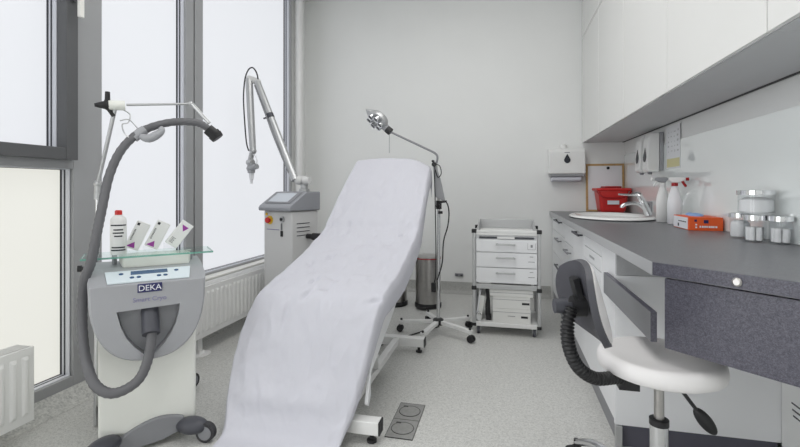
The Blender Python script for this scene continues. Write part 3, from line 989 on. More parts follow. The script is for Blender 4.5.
for i, (za, zb) in enumerate(((.640, .736), (.524, .634), (.404, .518))):
    d = part('drawer', MB().box(X0 + .029, X1 - .029, Y0 + .001, Y0 + .019, za, zb), M_cab, tr, world=True, bevel=.002)
    zm = zb - .036
    hb_ = MB()
    hb_.box(-.068, .075, Y0 - .026, Y0 - .016, zm - .006, zm + .006)
    hb_.box(-.063, -.051, Y0 - .018, Y0 + .001, zm - .005, zm + .005)
    hb_.box(.058, .070, Y0 - .018, Y0 + .001, zm - .005, zm + .005)
    part('handle', hb_, M_alu, d, world=True, bevel=.002)
    marks = [(.165, .167, -.035, .012), (.220, .222, -.035, .012), (.167, .220, -.036, -.034), (.187, .202, -.02, .0)] if i == 0 else [(.180, .206, .010, .014), (.170, .216, -.028, -.024)]
    for xa, xb, za_, zb_ in marks:
        part('printed_mark', MB().box(xa, xb, Y0 - .0002, Y0 + .0008, zm + za_, zm + zb_), M_hd2, d, world=True)
part('middle_rail', MB().box(X0 + .026, X1 - .026, Y0 + .002, Y0 + .022, .355, .392), M_alu, tr, world=True, bevel=.003)
part('shelf', MB().box(X0 + .005, X1 - .005, Y0 + .005, Y1 - .005, .066, .098), M_white, tr, world=True, bevel=.003)
part('side_panel', MB().box(X0 + .004, X0 + .010, Y0 + .027, Y1 - .027, .102, .35), M_cab, tr, world=True)
part('side_panel', MB().box(X1 - .010, X1 - .004, Y0 + .027, Y1 - .027, .102, .35), M_cab, tr, world=True)
for x in (X0 + .045, X1 - .045):
    for y in (Y0 + .045, Y1 - .045):
        cs = MB()
        cs.cyl((x - .010, y, .033), (x + .010, y, .033), .0325)
        co = part('castor', cs, M_dgrey, tr, world=True, smooth=True)
        part('castor_fork', MB().box(x - .016, x - .011, y - .018, y + .018, .025, .060).box(x + .011, x + .016, y - .018, y + .018, .025, .060).box(x - .016, x + .016, y - .018, y + .018, .056, .066), M_alu, co, world=True)
# cartons and folders on the lower shelf
def carton(x0, x1, z0, z1, label, marks, y0=3.49):
    t = thing('carton', label, 'box', ((x0 + x1) / 2, 3.66, z0), 0, 'cartons in the trolley')
    part('carton_body', MB().box(x0, x1, y0, 3.84, z0, z1), M_box, t, world=True, bevel=.002)
    for a, b in marks:
        part('hand_hole', MB().box(a, b, y0 - .001, y0 + .001, (z0 + z1) / 2 - .012, (z0 + z1) / 2 + .004), M_black, t, world=True)
    part('lid_edge', MB().box(x0 - .001, x1 + .001, y0 - .0015, y0 + .0, z1 - .026, z1 - .023), M_hd, t, world=True)
carton(-.092, .188, .0985, .205, 'lowest white carton on the trolley shelf, with one dark slot and a short grey line', [(.118, .168)])
part('printed_line', MB().box(.02, .075, 3.488, 3.490, .150, .154), M_hd2, bpy.data.objects['carton'], world=True)
carton(-.092, .185, .206, .300, 'white carton in the middle of the trolley stack, with one dark slot', [(.125, .180)], 3.492)
carton(-.112, .205, .301, .352, 'top white carton of the trolley stack, wider than the two below', [], 3.486)
t = thing('ring_binder', 'white folder leaning inside the trolley left of the cartons', 'folder', (-.2, 3.6, .0985))
TB = Matrix.Translation((-.225, 0, .0985)) @ Matrix.Rotation(R(8), 4, 'Y')
part('cover', MB().box(0, .012, 3.50, 3.78, .001, .24, M=TB), M_paperw, t, world=True, bevel=.002)
part('pages', MB().box(.0125, .045, 3.51, 3.78, .008, .20, M=TB), M_box, t, world=True)
bk = MB()
bk.prism([(-.150, .13), (-.112, .13), (-.115, .24), (-.125, .345), (-.150, .345), (-.142, .27), (-.150, .22)], 3.53, 3.60, axis='y')
bk.box(-.145, -.105, 3.53, 3.60, .0985, .135)
solo('black_pouch', bk, M_black, 'black pouch squeezed between folder and cartons on the trolley', 'pouch', origin=(-.15, 3.56, .0985), bevel=.006)
t = thing('metal_clamp', 'small bright metal clip on the trolley shelf in front of the folder', 'clip', (-.20, 3.51, .0985))
part('clip_jaw', MB().box(-.215, -.180, 3.490, 3.494, .0995, .15), M_chrome, t, world=True)
part('clip_spring', MB().tube(crom([(-.215, 3.489, .15), (-.198, 3.486, .175), (-.180, 3.489, .15)], 5), .004, 8), M_chrome, t, world=True, smooth=True)

# ------------------------------------------------------------------ floor service box
fb = thing('floor_socket_box', 'flush grey floor box with two round lids beside the chair foot rail', 'floor box', (-.465, 2.105, 0))
part('plate', MB().box(-.528, -.402, 1.94, 2.265, .0005, .004), M_plate, fb, world=True, bevel=.001)
part('plate_joint', MB().box(-.528, -.402, 2.1005, 2.1035, .0041, .0046), M_groove_shadow, fb, world=True)
eg = MB()
for q in ((-.5295, -.528, 1.94, 2.265), (-.402, -.4005, 1.94, 2.265)): eg.box(*q, .0005, .0044)
for q in ((-.5295, -.4005, 1.9385, 1.94), (-.5295, -.4005, 2.265, 2.2665)): eg.box(*q, .0005, .0044)
part('plate_border', eg, M_groove_shadow, fb, world=True)
for y in (2.022, 2.185):
    d = part('round_lid', MB().lathe([(.001, .0041), (.050, .0041), (.050, .0058), (.001, .0058)], (-.465, y, 0), seg=40), M_plate, fb, world=True)
    part('lid_groove', MB().tube([(-.465 + .052 * math.cos(2 * PI * k / 40), y + .052 * math.sin(2 * PI * k / 40), .0048) for k in range(40)], .0016, 6, closed=True), M_groove_shadow, d, world=True)
    part('lid_latch', MB().box(-.505, -.482, y + .038, y + .050, .0046, .0066), M_groove_shadow, d, world=True)

# ------------------------------------------------------------------ lower cabinets, worktop
XD = .470
def base_unit(y0, y1, fronts, label, handles=()):
    t = thing('base_cabinet', label, 'cabinet', (.8, (y0 + y1) / 2, 0), 0, 'base cabinets under the worktop')
    part('carcass', MB().box(XD + .02, XR - .006, y0 + .002, y1 - .002, .10, .851), M_cab, t, world=True)
    for z0, z1, kind in fronts:
        f = part(kind, MB().box(XD, XD + .018, y0 + .002, y1 - .002, z0 + .002, z1 - .002), M_cab, t, world=True, bevel=.0015)
        for hy0, hy1, hz, dark in handles:
            if z0 < hz < z1:
                hb_ = MB()
                hb_.box(XD - .034, XD - .022, hy0, hy1, hz - .006, hz + .006)
                hb_.box(XD - .024, XD, hy0 + .02, hy0 + .032, hz - .005, hz + .005)
                hb_.box(XD - .024, XD, hy1 - .032, hy1 - .02, hz - .005, hz + .005)
                part('handle', hb_, M_dgrey if dark else M_hd2, f, world=True, bevel=.002)
    return t
base_unit(3.80, 4.78, [(.10, .50, 'drawer'), (.50, .72, 'drawer'), (.72, .851, 'drawer')], 'farthest white base cabinet under the sink, with three bar handles', [(3.95, 4.35, .835, True), (4.0, 4.3, .67, False), (4.0, 4.3, .43, True)])
base_unit(3.36, 3.80, [(.10, .70, 'door'), (.70, .851, 'drawer')], 'white base cabinet with one grey handle below its top drawer, next to the sink cabinet', [(3.42, 3.66, .65, False)])
base_unit(2.90, 3.36, [(.10, .851, 'door')], 'white base cabinet with one dark bar handle close under the worktop', [(2.93, 3.20, .832, True)])
u = base_unit(2.40, 2.90, [(.10, .36, 'drawer'), (.36, .50, 'drawer'), (.50, .60, 'drawer'), (.60, .70, 'drawer'), (.70, .78, 'drawer'), (.78, .851, 'drawer')], 'white base cabinet with six shallow drawer fronts and no handles, behind the stool back')
for z in (.55, .65, .74):
    part('label_strip', MB().box(XD - .001, XD + .0002, 2.58, 2.72, z - .006, z + .006), M_hd, u, world=True)
u = base_unit(2.112, 2.40, [(.10, .851, 'door')], 'narrow white end cabinet closing the row beside the knee space')
part('end_panel', MB().box(XD - .006, XR - .006, 2.09, 2.11, .10, .746), M_cab, u, world=True, bevel=.001)
part('end_top_panel', MB().box(XD, XR - .006, 2.088, 2.11, .748, .851), M_edge, u, world=True, label='grey upper strip of the end panel')
part('metal_foot', MB().box(XD - .004, XD + .022, 2.082, 2.108, .001, .098), M_alu, u, world=True, bevel=.002)
pl = MB()
pl.box(XD + .012, XD + .03, 2.13, 4.78, .001, .098)
solo('cabinet_plinth', pl, M_hd2, 'long grey plinth running along the floor under the base cabinets', 'plinth', origin=(XD + .02, 3.4, 0))
solo('end_plinth', MB().box(XD + .024, XR - .08, 2.110, 2.128, .001, .098), M_plinth, 'dark plinth board under the white end panel behind the stool', 'plinth', origin=(.8, 2.12, 0))
wt = MB().prism([(.445, 4.792), (.445, 1.522), (1.137, .83), (1.150, .83), (1.150, 4.792)], .853, .894)
wo = solo('worktop', wt, M_top, 'long charcoal laminate worktop along the right wall with a cut-off near corner', 'worktop', origin=(.8, 3.2, .853), bevel=.0015)
hole = MB().lathe([(.192, .70), (.192, 1.1)], (.80, 3.76, 0), sx=1.25, sy=1.85, seg=56)
hole.v = [p - Vector((.8, 3.2, .853)) for p in hole.v]
carve(wo, hole)
part('edge_strip', MB().box(-.357, -.3552, -1.677, 1.592, 0.0004, .0406), M_edge, wo, label='long front edge, painted lighter grey as lit by the windows')  # paler grey stands in for window light falling on this side
E0, E1 = Vector((.445, 1.522, 0)), Vector((1.137, .83, 0))
ed = (E1 - E0).normalized()
en = Vector((-ed.y, ed.x, 0)) * -1      # towards the viewer
if en.y > 0: en = -en
def onedge(s_, off, z): return E0 + ed * s_ + en * off + Vector((0, 0, z))
em = MB()
a_, b_ = onedge(.001, 0.0003, 0), onedge(.972, .0003, 0)
em.add([a_ + Vector((0, 0, .8535)), b_ + Vector((0, 0, .8535)), b_ + Vector((0, 0, .8935)), a_ + Vector((0, 0, .8935)),
        a_ + en * .0012 + Vector((0, 0, .8535)), b_ + en * .0012 + Vector((0, 0, .8535)), b_ + en * .0012 + Vector((0, 0, .8935)), a_ + en * .0012 + Vector((0, 0, .8935))],
       [(0, 3, 2, 1), (4, 5, 6, 7), (0, 1, 5, 4), (1, 2, 6, 5), (2, 3, 7, 6), (3, 0, 4, 7)])
em.v = [p - Vector((.8, 3.2, .853)) for p in em.v]
part('angled_edge_strip', em, M_lam, wo)
kb_ = MB()
kb_.tube([onedge(.225, .0016, .872), onedge(.225, .005, .872), onedge(.225, .006, .872), onedge(.225, .008, .872)], [.012, .012, .010, .008], 20)
solo('edge_lock', kb_, M_steel, 'small round chrome lock set into the angled worktop edge', 'lock', origin=onedge(.225, .0016, .872), smooth=True)
# slanted drawer front below the cut corner and the low rail beside it
dp = MB()
a_, b_ = onedge(.030, -.012, 0), onedge(.955, -.012, 0)
for z in (.634, .847):
    for q in (a_, b_, b_ - en * .018, a_ - en * .018): dp.v.append(q + Vector((0, 0, z)))
dp.f = [(0, 1, 2, 3), (7, 6, 5, 4), (0, 4, 5, 1), (1, 5, 6, 2), (2, 6, 7, 3), (3, 7, 4, 0)]
dt = thing('desk_drawer_unit', 'deep speckled charcoal front hanging under the cut-off worktop corner', 'desk drawer', (.8, 1.3, .634))
part('front_panel', dp, M_lam, dt, world=True, bevel=.001)
bx = MB()
a2, b2 = onedge(.065, -.032, 0), onedge(.90, -.032, 0)
for z in (.66, .836):
    for q in (a2, b2, b2 - en * .10, a2 - en * .02): bx.v.append(q + Vector((0, 0, z)))
bx.f = list(dp.f)
part('drawer_box', bx, M_cab, dt, world=True)
M_rail_lit = mat('rail_laminate_lit', rgb(124, 125, 128), 0.4)  # laminate made paler for the rail face: window light put into its colour
rl = thing('desk_rail', 'low grey laminate rail between end cabinet and slanted drawer front', 'rail', (.45, 1.85, .64))
part('rail_board', MB().box(.443, .461, 1.535, 2.215, .643, .735), M_rail_lit, rl, world=True, bevel=.001)
part('end_edge', MB().box(.443, .461, 1.5335, 1.535, .643, .735), M_lam, rl, world=True)
part('top_edge', MB().box(.443, .461, 1.535, 2.215, .7351, .7362), M_lam, rl, world=True, label='dark top edge')
# boxed-in duct along the right wall in the knee space
dk = struct('trim_2', MB().box(1.078, XR - .002, .95, 2.086, .001, .62), M_wall, bevel=.002)
for i, (q, w) in enumerate(((.292, .035), (.268, .045), (.246, .025))):
    struct('grille_slot', MB().box(1.0765, 1.0785, 1.995 - w, 2.02 - .005 * i, q, q + .006), M_dgrey, dk)

# back-painted glass splashback
struct('trim_3', MB().box(XR - .008, XR - .001, .83, 4.79, .8955, 1.455), M_glassw)

# ------------------------------------------------------------------ wall cabinets
XU = .757
def wall_unit(y0, y1, z0, z1, label, leaves):
    t = thing('wall_cabinet', label, 'cabinet', (.96, (y0 + y1) / 2, z0), 0, 'wall cabinets above the worktop')
    part('carcass', MB().box(XU + .02, XR - .004, y0 + .001, y1 - .001, z0, z1 - .002), M_under, t, world=True)
    k = (y1 - y0) / leaves
    for i in range(leaves):
        part('door', MB().box(XU, XU + .018, y0 + i * k + .003, y0 + (i + 1) * k - .003, z0 + .001, z1 - .003), M_gloss, t, world=True, bevel=.001)
    if z0 < 2: part('rear_shadow_strip', MB().box(XR - .026, XR - .012, y0 + .002, y1 - .002, z0 - .004, z0 - .0003), M_groove_shadow, t, world=True)  # dark strip drawn as the shadow line along the cabinet's rear underside
    return t
wy = [4.795, 3.99, 3.19, 2.374, 1.536, .70]
names = ['in the corner by the back wall', 'second from the back wall', 'in the middle of the row', 'over the cotton jars', 'over the slanted drawer front']
for i in range(5):
    wall_unit(wy[i + 1], wy[i], 1.585, 2.632, 'glossy white wall cabinet ' + names[i], 1)
for i in range(2):
    wall_unit(wy[i + 1], wy[i], 2.636, 3.295, 'upper glossy white cabinet under the ceiling, ' + ('touching the back wall' if i == 0 else 'away from the back wall'), 1)

# ------------------------------------------------------------------ on the worktop
ZW = .8945
sk = thing('wash_basin', 'oval white inset wash basin in the worktop', 'sink', (.80, 3.76, ZW))
part('basin', MB().lathe([(.198, .0005), (.232, .001), (.24, .010), (.236, .020), (.222, .026), (.203, .022), (.189, .004), (.165, -.022), (.05, -.028)], sx=1.25, sy=1.85, seg=56), M_ceram, sk, smooth=True, ang=70)
part('drain', MB().lathe([(.028, -.0275), (.028, -.025), (.01, -.025)]), M_chrome, sk, smooth=True)
tp = thing('mixer_tap', 'chrome lever mixer tap on the wash basin rim', 'tap', (1.045, 3.70, ZW + .0275))
part('tap_body', MB().tube(crom([(.01, 0, 0), (.0, 0, .03), (-.03, 0, .10), (-.055, 0, .150)], 6), [.026] * 7 + [.025] * 6 + [.022] * 6, 18), M_chrome, tp, smooth=True)
part('spout', MB().tube(crom([(-.01, 0, .045), (-.07, 0, .088), (-.14, 0, .085), (-.172, 0, .068), (-.176, 0, .055)], 6), .014, 14), M_chrome, tp, smooth=True)
part('lever', MB().tube([(-.055, 0, .150), (-.07, 0, .160), (-.11, 0, .152), (-.20, 0, .158)], [.024, .018, .009, .007], 12), M_chrome, tp, smooth=True)
bk = thing('red_bucket', 'red plastic bucket with a white label behind the wash basin', 'bucket', (.985, 4.60, ZW))
M2 = lambda w, d, z: [(-w, -d, z), (w, -d, z), (w, d, z), (-w, d, z)]
bb_ = MB()
v_ = M2(.108, .10, 0) + M2(.135, .125, .225)
bb_.add(v_, [(0, 3, 2, 1), (4, 5, 6, 7), (0, 1, 5, 4), (1, 2, 6, 5), (2, 3, 7, 6), (3, 0, 4, 7)])
part('tub', bb_, M_red, bk, bevel=.03, seg=4)
v_ = M2(.148, .135, .205) + M2(.153, .138, .235)
part('rim', MB().add(v_, [(0, 3, 2, 1), (4, 5, 6, 7), (0, 1, 5, 4), (1, 2, 6, 5), (2, 3, 7, 6), (3, 0, 4, 7)]), M_red, bk, bevel=.018, seg=3)
part('lid', MB().box(-.075, .075, -.10, .10, .236, .252), M_dred, bk, bevel=.008)
part('handle', MB().tube(crom([(-.148, -.13, .205), (-.12, -.145, .165), (-.07, -.150, .145), (.05, -.150, .145), (.11, -.145, .165), (.146, -.13, .205)], 6), .007, 8), M_dred, bk, smooth=True)
part('label_sticker', MB().box(-.055, .045, -.1205, -.1145, .082, .118), M_print, bk, label='white rectangular sticker')
# framed board leaning on the back wall
TF = Matrix.Translation((.968, 4.757, ZW)) @ Matrix.Rotation(R(-3.2), 4, 'X')
bo = thing('framed_board', 'small white board in a pale wood frame leaning on the back wall', 'board', (.968, 4.757, ZW))
f = MB()
for q in ((-.178, -.158, 0, .478), (.158, .178, 0, .478)): f.box(q[0], q[1], 0, .016, q[2] + .001, q[3], M=TF)
f.box(-.158, .158, 0, .016, .001, .02, M=TF)
f.box(-.158, .158, 0, .016, .458, .478, M=TF)
part('frame', f, M_wood, bo, world=True, bevel=.002)
part('writing_surface', MB().box(-.158, .158, .006, .012, .02, .458, M=TF), M_paperw, bo, world=True)
part('magnet', MB().cyl(TF @ Vector((.03, .006, .435)), TF @ Vector((.03, -.004, .435)), .014), M_black, bo, world=True, smooth=True)

def sprayer(x, y, rz, label, col_body, trigger, hgt, top):
    t = thing('spray_bottle', label, 'spray bottle', (x, y, ZW), rz, 'spray bottles beside the wash basin')
    part('bottle', MB().lathe([(.034, 0), (.040, .004), (.040, hgt * .46), (.036, hgt * .56), (.022, hgt * .74), (.015, hgt * .80), (.015, hgt * .83)], sx=1.05, sy=.85), col_body, t, smooth=True, ang=60)
    part('collar', MB().lathe([(.0185, hgt * .815), (.0185, hgt * .88), (.014, hgt * .885)]), trigger, t, smooth=True)
    hh = MB()
    hh.prism([(-.035, hgt * .95), (-.03, hgt * 1.0), (.045, hgt * 1.0), (.06, hgt * .975), (.06, hgt * .94), (.02, hgt * .89), (-.014, hgt * .885)], -.013, .013, axis='y')
    part('spray_head', hh, top, t, bevel=.005)
    part('trigger', MB().tube(crom([(.038, 0, hgt * .945), (.047, 0, hgt * .88), (.062, 0, hgt * .80)], 4), [.008] * 8 + [.006], 8), trigger, t, smooth=True)
    part('nozzle', MB().cyl((.060, 0, hgt * .958), (.078, 0, hgt * .962), .010), trigger if trigger is M_dred else M_white, t, smooth=True)
    return t
sprayer(1.045, 3.36, R(-165), 'all-white spray bottle next to the wash basin', M_white, M_white, .305, M_hd)
sprayer(1.055, 3.17, R(-20), 'translucent spray bottle with red trigger and collar', M_bottle, M_dred, .30, M_white)

gb = thing('glove_box', 'open orange and white glove box with blue gloves showing', 'box', (1.062, 2.85, ZW), R(-3))
part('carton_body', MB().box(-.080, .080, -.135, .135, 0, .072), M_orange, gb, bevel=.002)
part('white_side', MB().box(-.0812, -.0802, -.115, .130, .004, .068), M_print, gb)
ws = MB()
for k in range(4): ws.box(-.0822, -.0813, -.09 + .035 * k, -.066 + .035 * k, .040, .046)
ws.box(-.0822, -.0813, .03, .05, .012, .03)
part('side_print', ws, M_ink, gb)
wp = MB()
for k in range(8): wp.box(-.03 + .0105 * k, -.022 + .0105 * k + (.001 if k % 3 else -.001), -.1365, -.1352, .016, .026)
for k in range(2): wp.box(-.05, -.042, -.1365, -.1352, .014 + .014 * k, .022 + .014 * k)
part('front_print', wp, M_print, gb)
part('front_emblem', MB().box(-.01, .012, -.1365, -.1352, .040, .058).box(-.055, -.043, -.1365, -.1352, .048, .060), M_navy, gb)
gv = MB()
gv.ball((0, .02, .073), .05, (.7, 1.35, .32))
gv.ball((-.01, .08, .073), .03, (.8, 1.1, .5))
part('gloves', gv, M_blue, gb, smooth=True, label='crumpled blue gloves in the opening')

def jar(x, y, z, r, hgt, label, fill):
    t = thing('storage_jar', label, 'jar', (x, y, z), 0, 'jars of cotton wool by the wall')
    part('jar_glass', MB().lathe([(r - .004, 0), (r, .004), (r, hgt * .80), (r - .003, hgt * .80), (r - .003, .006), (.001, .006)]), M_acryl, t, smooth=True)
    part('lid', MB().lathe([(r - .002, hgt * .805), (r + .003, hgt * .81), (r + .003, hgt * .99), (r, hgt), (.002, hgt)]), M_chrome, t, smooth=True)
    if fill == 'pads':
        for a in range(5):
            an = a * 1.257
            part('cotton_pad_roll', MB().cyl((math.cos(an) * r * .52, math.sin(an) * r * .52, .008), (math.cos(an) * r * .55, math.sin(an) * r * .55, hgt * .55), r * .28), M_cotton, t, smooth=True)
    else:
        part('cotton', MB().lathe([(r * .85, .007), (r * .92, hgt * .12), (r * .9, hgt * .58), (r * .6, hgt * .70), (.002, hgt * .72)]), M_cotton, t, smooth=True)
jar(1.060, 2.370, ZW, .040, .115, 'small lidded jar at the left of the bottom row, filled with cotton wool', 'wool')
jar(1.040, 2.200, ZW, .040, .115, 'middle lidded jar of the bottom row, in front, filled with cotton rolls', 'pads')
jar(1.103, 2.138, ZW, .040, .115, 'lidded jar at the right of the bottom row, holding cotton rolls', 'pads')
jar(1.068, 2.250, ZW + .1155, .066, .105, 'wide lidded jar standing on top of the three smaller jars', 'wool')

# ------------------------------------------------------------------ on the walls
def drop(mb, M, s_):
    pts = []
    for k in range(20):
        a = 2 * PI * k / 20
        rr = 1.0
        x, z = math.sin(a) * .5, -math.cos(a) * .55
        if z > 0: x *= (1 - z / .62) ** .8 if z < .62 else 0
        if z > 0: z *= 1.7
        pts.append((x * s_, z * s_))
    mb.prism(pts, -.0015, 0, axis='y', M=M)
pd = thing('paper_towel_dispenser', 'white paper towel dispenser with a dark drop window on the back wall', 'dispenser', (.598, 4.74, 1.19))
part('housing', MB().prism([(4.797, 1.27), (4.797, 1.525), (4.70, 1.525), (4.672, 1.49), (4.665, 1.27)], .425, .772, axis='x'), M_white, pd, world=True, bevel=.012, seg=3)
part('towel_slot', MB().prism([(4.797, 1.245), (4.797, 1.268), (4.668, 1.268), (4.675, 1.245)], .440, .760, axis='x'), M_hd, pd, world=True, bevel=.004)
dm = MB(); drop(dm, Matrix.Translation((.60, 4.6655, 1.41)), .062)
part('drop_window', dm, M_drop, pd, world=True)
dm = MB(); dm.box(.575, .625, 4.671, 4.6735, 1.478, 1.486)
part('printed_mark', dm, M_hd2, pd, world=True)
part('paper_towel', MB().prism([(4.79, 1.195), (4.79, 1.243), (4.69, 1.243), (4.685, 1.21), (4.70, 1.195)], .455, .735, axis='x'), M_sheet, pd, world=True, bevel=.008)
solo('air_freshener', MB().lathe([(.03, 0), (.033, .006), (.033, .03), (.02, .045), (.012, .05)], (.575, 4.755, 1.5255)), M_white, 'tiny white round freshener standing on the towel dispenser', 'freshener', origin=(.575, 4.755, 1.5255), smooth=True)

def soap(y0, y1, label):
    t = thing('soap_dispenser', label, 'dispenser', (1.1, (y0 + y1) / 2, 1.25), 0, 'soap dispensers on the right wall')
    part('back_plate', MB().box(XR - .034, XR - .0085, y0 + .004, y1 - .004, 1.262, 1.545), M_hd, t, world=True, bevel=.004)
    part('cover', MB().prism([(XR - .036, 1.25), (XR - .036, 1.54), (XR - .095, 1.54), (XR - .112, 1.50), (XR - .122, 1.27), (XR - .105, 1.25)], y0, y1, axis='y'), M_white, t, world=True, bevel=.010, seg=3)
    d_ = MB(); drop(d_, Matrix.Translation((XR - .1195, (y0 + y1) / 2, 1.365)) @ Matrix.Rotation(R(-90), 4, 'Z') @ Matrix.Rotation(R(-2.5), 4, 'X'), .075)
    part('drop_window', d_, M_drop, t, world=True)
    part('spout', MB().lathe([(.014, 1.232), (.018, 1.2495)], (XR - .085, (y0 + y1) / 2, 0), seg=16), M_hd2, t, world=True, smooth=True)
    return t
soap(3.665, 3.795, 'nearer of the two white soap dispensers on the right wall, beside the poster')
soap(3.865, 3.995, 'farther of the two white soap dispensers on the right wall, towards the corner')

po = thing('wall_poster', 'small white poster with drawings and a yellow foot on the right wall', 'poster', (XR - .009, 3.47, 1.27))  # a paper poster
part('sheet', MB().box(XR - .0100, XR - .0088, 3.345, 3.605, 1.265, 1.565), M_paperw, po, world=True)
dr = MB()
random.seed(3)
for r_ in range(5):
    for k in range(4):
        y = 3.375 + .058 * k
        z = 1.385 + .034 * r_
        dr.box(XR - .0106, XR - .0101, y + random.uniform(-.01, .01), y + random.uniform(.012, .03), z + random.uniform(-.006, .0), z + random.uniform(.002, .012))
part('drawings', dr, M_alu, po, world=True)
part('yellow_band', MB().box(XR - .0106, XR - .0101, 3.355, 3.595, 1.275, 1.335), M_pyel, po, world=True)

so = thing('double_socket', 'grey double power socket on the splashback behind the tap', 'socket', (XR - .01, 4.05, .95))
part('cover_plate', MB().box(XR - .018, XR - .0085, 3.93, 4.17, .93, 1.02), M_hd, so, world=True, bevel=.003)
for y in (3.99, 4.11):
    part('socket_face', MB().lathe([(.001, 0), (.03, 0), (.03, .003), (.024, .003), (.022, -.0)], M=Matrix.Translation((XR - .0185, y, .975)) @ Matrix.Rotation(R(-90), 4, 'Y'), seg=20), M_hd2, so, world=True, smooth=True)
wb = thing('wall_bracket', 'small dark metal stop bracket low on the back wall', 'bracket', (-.47, 4.78, .19))
part('bracket_plate', MB().box(-.525, -.435, 4.785, 4.799, .183, .215), M_hd2, wb, world=True, bevel=.004)
for x in (-.50, -.455):
    part('bracket_pin', MB().cyl((x, 4.785, .199), (x, 4.767, .199), .009), M_dgrey, wb, world=True, smooth=True)

# ------------------------------------------------------------------ stool
st = thing('work_stool', 'white round work stool with charcoal back pad at the knee space', 'stool', (.487, 1.60, 0))
part('seat', MB().lathe([(.12, .530), (.168, .532), (.183, .540), (.186, .557), (.183, .574), (.172, .585), (.152, .587), (.144, .584), (.03, .585)], seg=64), M_vinyl, st, smooth=True, ang=70)
part('seat_plate', MB().lathe([(.001, .512), (.11, .512), (.115, .527), (.001, .527)], seg=24).box(-.135, -.075, -.07, -.01, .484, .526), M_black, st, smooth=True)
part('lift_stem', MB().cyl((0, 0, .36), (0, 0, .512), .015), M_steel, st, smooth=True)
part('stem_tube', MB().cyl((0, 0, .10), (0, 0, .372), .027), M_chrome, st, smooth=True)
part('tube_collar', MB().lathe([(.029, .355), (.029, .374), (.018, .376)]), M_black, st, smooth=True)
part('hub', MB().lathe([(.04, .07), (.045, .085), (.04, .12), (.027, .13)]), M_chrome, st, smooth=True)
for k in range(5):
    a = R(120 + 72 * k)
    ca, sa_ = math.cos(a), math.sin(a)
    pts = crom([(.03, .10), (.14, .135), (.29, .130), (.40, .080)], 5)
    lo = part('base_leg', MB().tube([(q * ca, q * sa_, z) for q, z in pts], [.019 - .006 * i / 15 for i in range(len(pts))], 12), M_chrome, st, smooth=True)
    w = MB()
    q = Vector((-sa_, ca, 0)) * .016
    b0 = Vector((.415 * ca, .415 * sa_, .030))
    w.cyl(b0 - q * 1.5, b0 - q * .3, .029)
    w.cyl(b0 + q * .3, b0 + q * 1.5, .029)
    w.cyl((.40 * ca, .40 * sa_, .03), (.40 * ca, .40 * sa_, .092), .012)
    part('castor', w, M_black, lo, smooth=True)
lv = MB()
lv.tube([(.04, -.005, .515), (.068, .01, .47), (.112, .012, .41)], .006, 8)
LM = Matrix.Translation((.138, .014, .375)) @ Matrix.Rotation(R(142), 4, 'Y')
lv.ball((0, 0, 0), .05, (.42, .28, 1.0), M=LM)
part('height_lever', lv, M_black, st, smooth=True)
# corrugated arm carrying the back pad
cp_ = crom([(-.09, -.03, .516), (-.15, -.07, .522), (-.215, -.12, .534), (-.268, -.155, .575), (-.298, -.175, .640), (-.304, -.178, .705), (-.292, -.172, .765)], 34)
rr = []
acc = 0
for i, q in enumerate(cp_):
    rr.append(.0155 + .0050 * (1 if i % 6 in (0, 1, 2) else 0))
part('spring_arm', MB().tube(cp_, rr, 14), M_black, st, smooth=True, ang=80)
nb = Vector((.983, .182, 0))                     # the pad looks this way, over the seat
tb = Vector((-.182, .983, 0))
pc = Vector((-.240, -.165, .782))
PK = Matrix(((tb.x, nb.x, 0, pc.x), (tb.y, nb.y, 0, pc.y), (0, 0, 1, pc.z), (0, 0, 0, 1)))
PB = PK @ Matrix.Rotation(R(15), 4, 'X')
def padgrid(off, grow, bulge):
    vs, fs = [], []
    nu, nv = 24, 18
    for i in range(nu + 1):
        for j in range(nv + 1):
            a, b = i / nu * 2 - 1, j / nv * 2 - 1
            # squircle outline
            x = a * math.sqrt(1 - .42 * b * b)
            z = b * math.sqrt(1 - .42 * a * a)
            e = max(abs(a), abs(b))
            vs.append(PB @ Vector((x * (.150 + grow), off + bulge * (1 - e ** 4) - .05 * (x * x) + .03 * x * x * 0, z * (.115 + grow))))
    for i in range(nu):
        for j in range(nv):
            o_ = i * (nv + 1) + j
            fs.append((o_, o_ + 1, o_ + nv + 2, o_ + nv + 1))
    return vs, fs, nu, nv
def pad(o0, b0, o1, b1, grow):
    v0, f0, nu, nv = padgrid(o0, grow, b0)
    v1, f1, _, _ = padgrid(o1, grow, b1)
    n_ = len(v0)
    rim = [i * (nv + 1) for i in range(nu + 1)] + [nu * (nv + 1) + j for j in range(1, nv + 1)] + [i * (nv + 1) + nv for i in range(nu - 1, -1, -1)] + [j for j in range(nv - 1, 0, -1)]
    fs = [tuple(reversed(q)) for q in f0] + [tuple(i + n_ for i in q) for q in f1]
    for i in range(len(rim)):
        a, b = rim[i], rim[(i + 1) % len(rim)]
        fs.append((a, b, b + n_, a + n_))
    return MB().add(v0 + v1, fs)
part('back_shell', pad(0, -.006, .018, 0, .009), M_shell, st, smooth=True, ang=50, label='charcoal plastic back shell')
part('back_pad', pad(.0185, 0, .024, .006, .0), M_vinyl, st, smooth=True, ang=50, label='white upholstered front of the back pad')
bk = MB()
bk.tube([PK @ Vector((.02, -.006, -.02)), PK @ Vector((.02, -.045, -.02))], .032, 20)
bk.box(-.002, .042, -.030, -.014, -.02, .075, M=PB)
part('pad_bracket', bk, M_black, st, smooth=True)
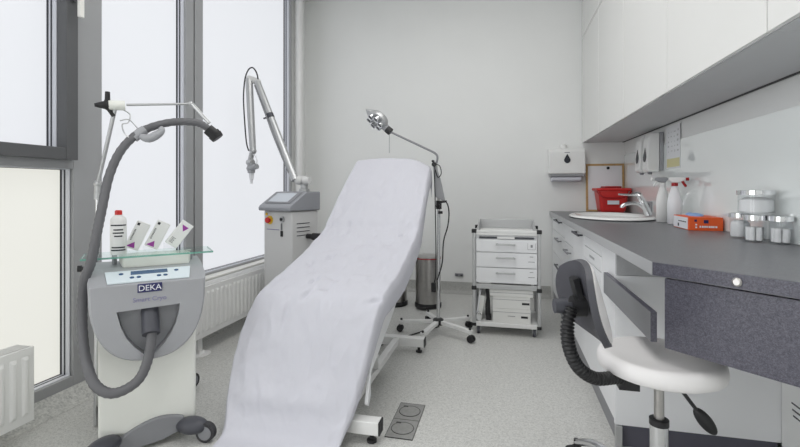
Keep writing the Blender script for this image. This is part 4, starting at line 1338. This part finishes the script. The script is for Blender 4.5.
part('adjuster_knob', MB().tube([PK @ Vector((.02, -.045, -.02)), PK @ Vector((.02, -.060, -.02)), PK @ Vector((.02, -.062, -.02)), PK @ Vector((.02, -.098, -.02))], [.012, .012, .024, .022], 16), M_dgrey, st, smooth=True)

# ------------------------------------------------------------------ lights, world, camera
def area(name, loc, rot, sx, sy, power, col=(1, 1, 1)):
    l = bpy.data.lights.new(name, 'AREA')
    l.shape = 'RECTANGLE'
    l.size, l.size_y = sx, sy
    l.energy = power
    l.color = col
    o = bpy.data.objects.new(name, l)
    COL.objects.link(o)
    o.location = loc
    o.rotation_euler = rot
    return o
area('ceiling_fill_light', (-.5, 2.2, ZC - .03), (0, 0, 0), 1.4, 2.4, 26, (1, .99, .97))  # two unseen fill lamps, added overhead to brighten the room
area('ceiling_fill_light', (-.6, -1.2, ZC - .03), (0, 0, 0), 1.2, 1.8, 13, (1, .99, .97))
# added fill lamps before the two unseen windows, boosting the daylight
area('window_fill_light', (-2.17, .02, 1.5), (0, R(-90), 0), 2.7, 1.2, 20, (.97, .985, 1))
area('window_fill_light', (-2.17, -1.72, 1.5), (0, R(-90), 0), 2.7, 1.6, 32, (.97, .985, 1))
w = bpy.data.worlds.new('World')
SC.world = w
w.use_nodes = True
w.node_tree.nodes['Background'].inputs['Color'].default_value = (.9, .95, 1, 1)
w.node_tree.nodes['Background'].inputs['Strength'].default_value = 1.0

cd = bpy.data.cameras.new('Camera')
cam = bpy.data.objects.new('Camera', cd)
COL.objects.link(cam)
cam.location = (0, 0, 1.12)
cam.rotation_euler = (R(90), 0, math.atan(105 / 445))
cd.sensor_fit = 'HORIZONTAL'
cd.sensor_width = 36
cd.lens = 445 / 800 * 36
cd.shift_y = -(223.5 - 189) / 800
cd.clip_start = .05
SC.camera = cam
SC.view_settings.view_transform = 'Standard'
SC.view_settings.look = 'None'
SC.view_settings.gamma = 1
SC.view_settings.use_curve_mapping = False
SC.view_settings.exposure = 0.3
SC.cycles.max_bounces = 10
SC.cycles.diffuse_bounces = 6
SC.cycles.transparent_max_bounces = 16
SC.cycles.use_denoising = True
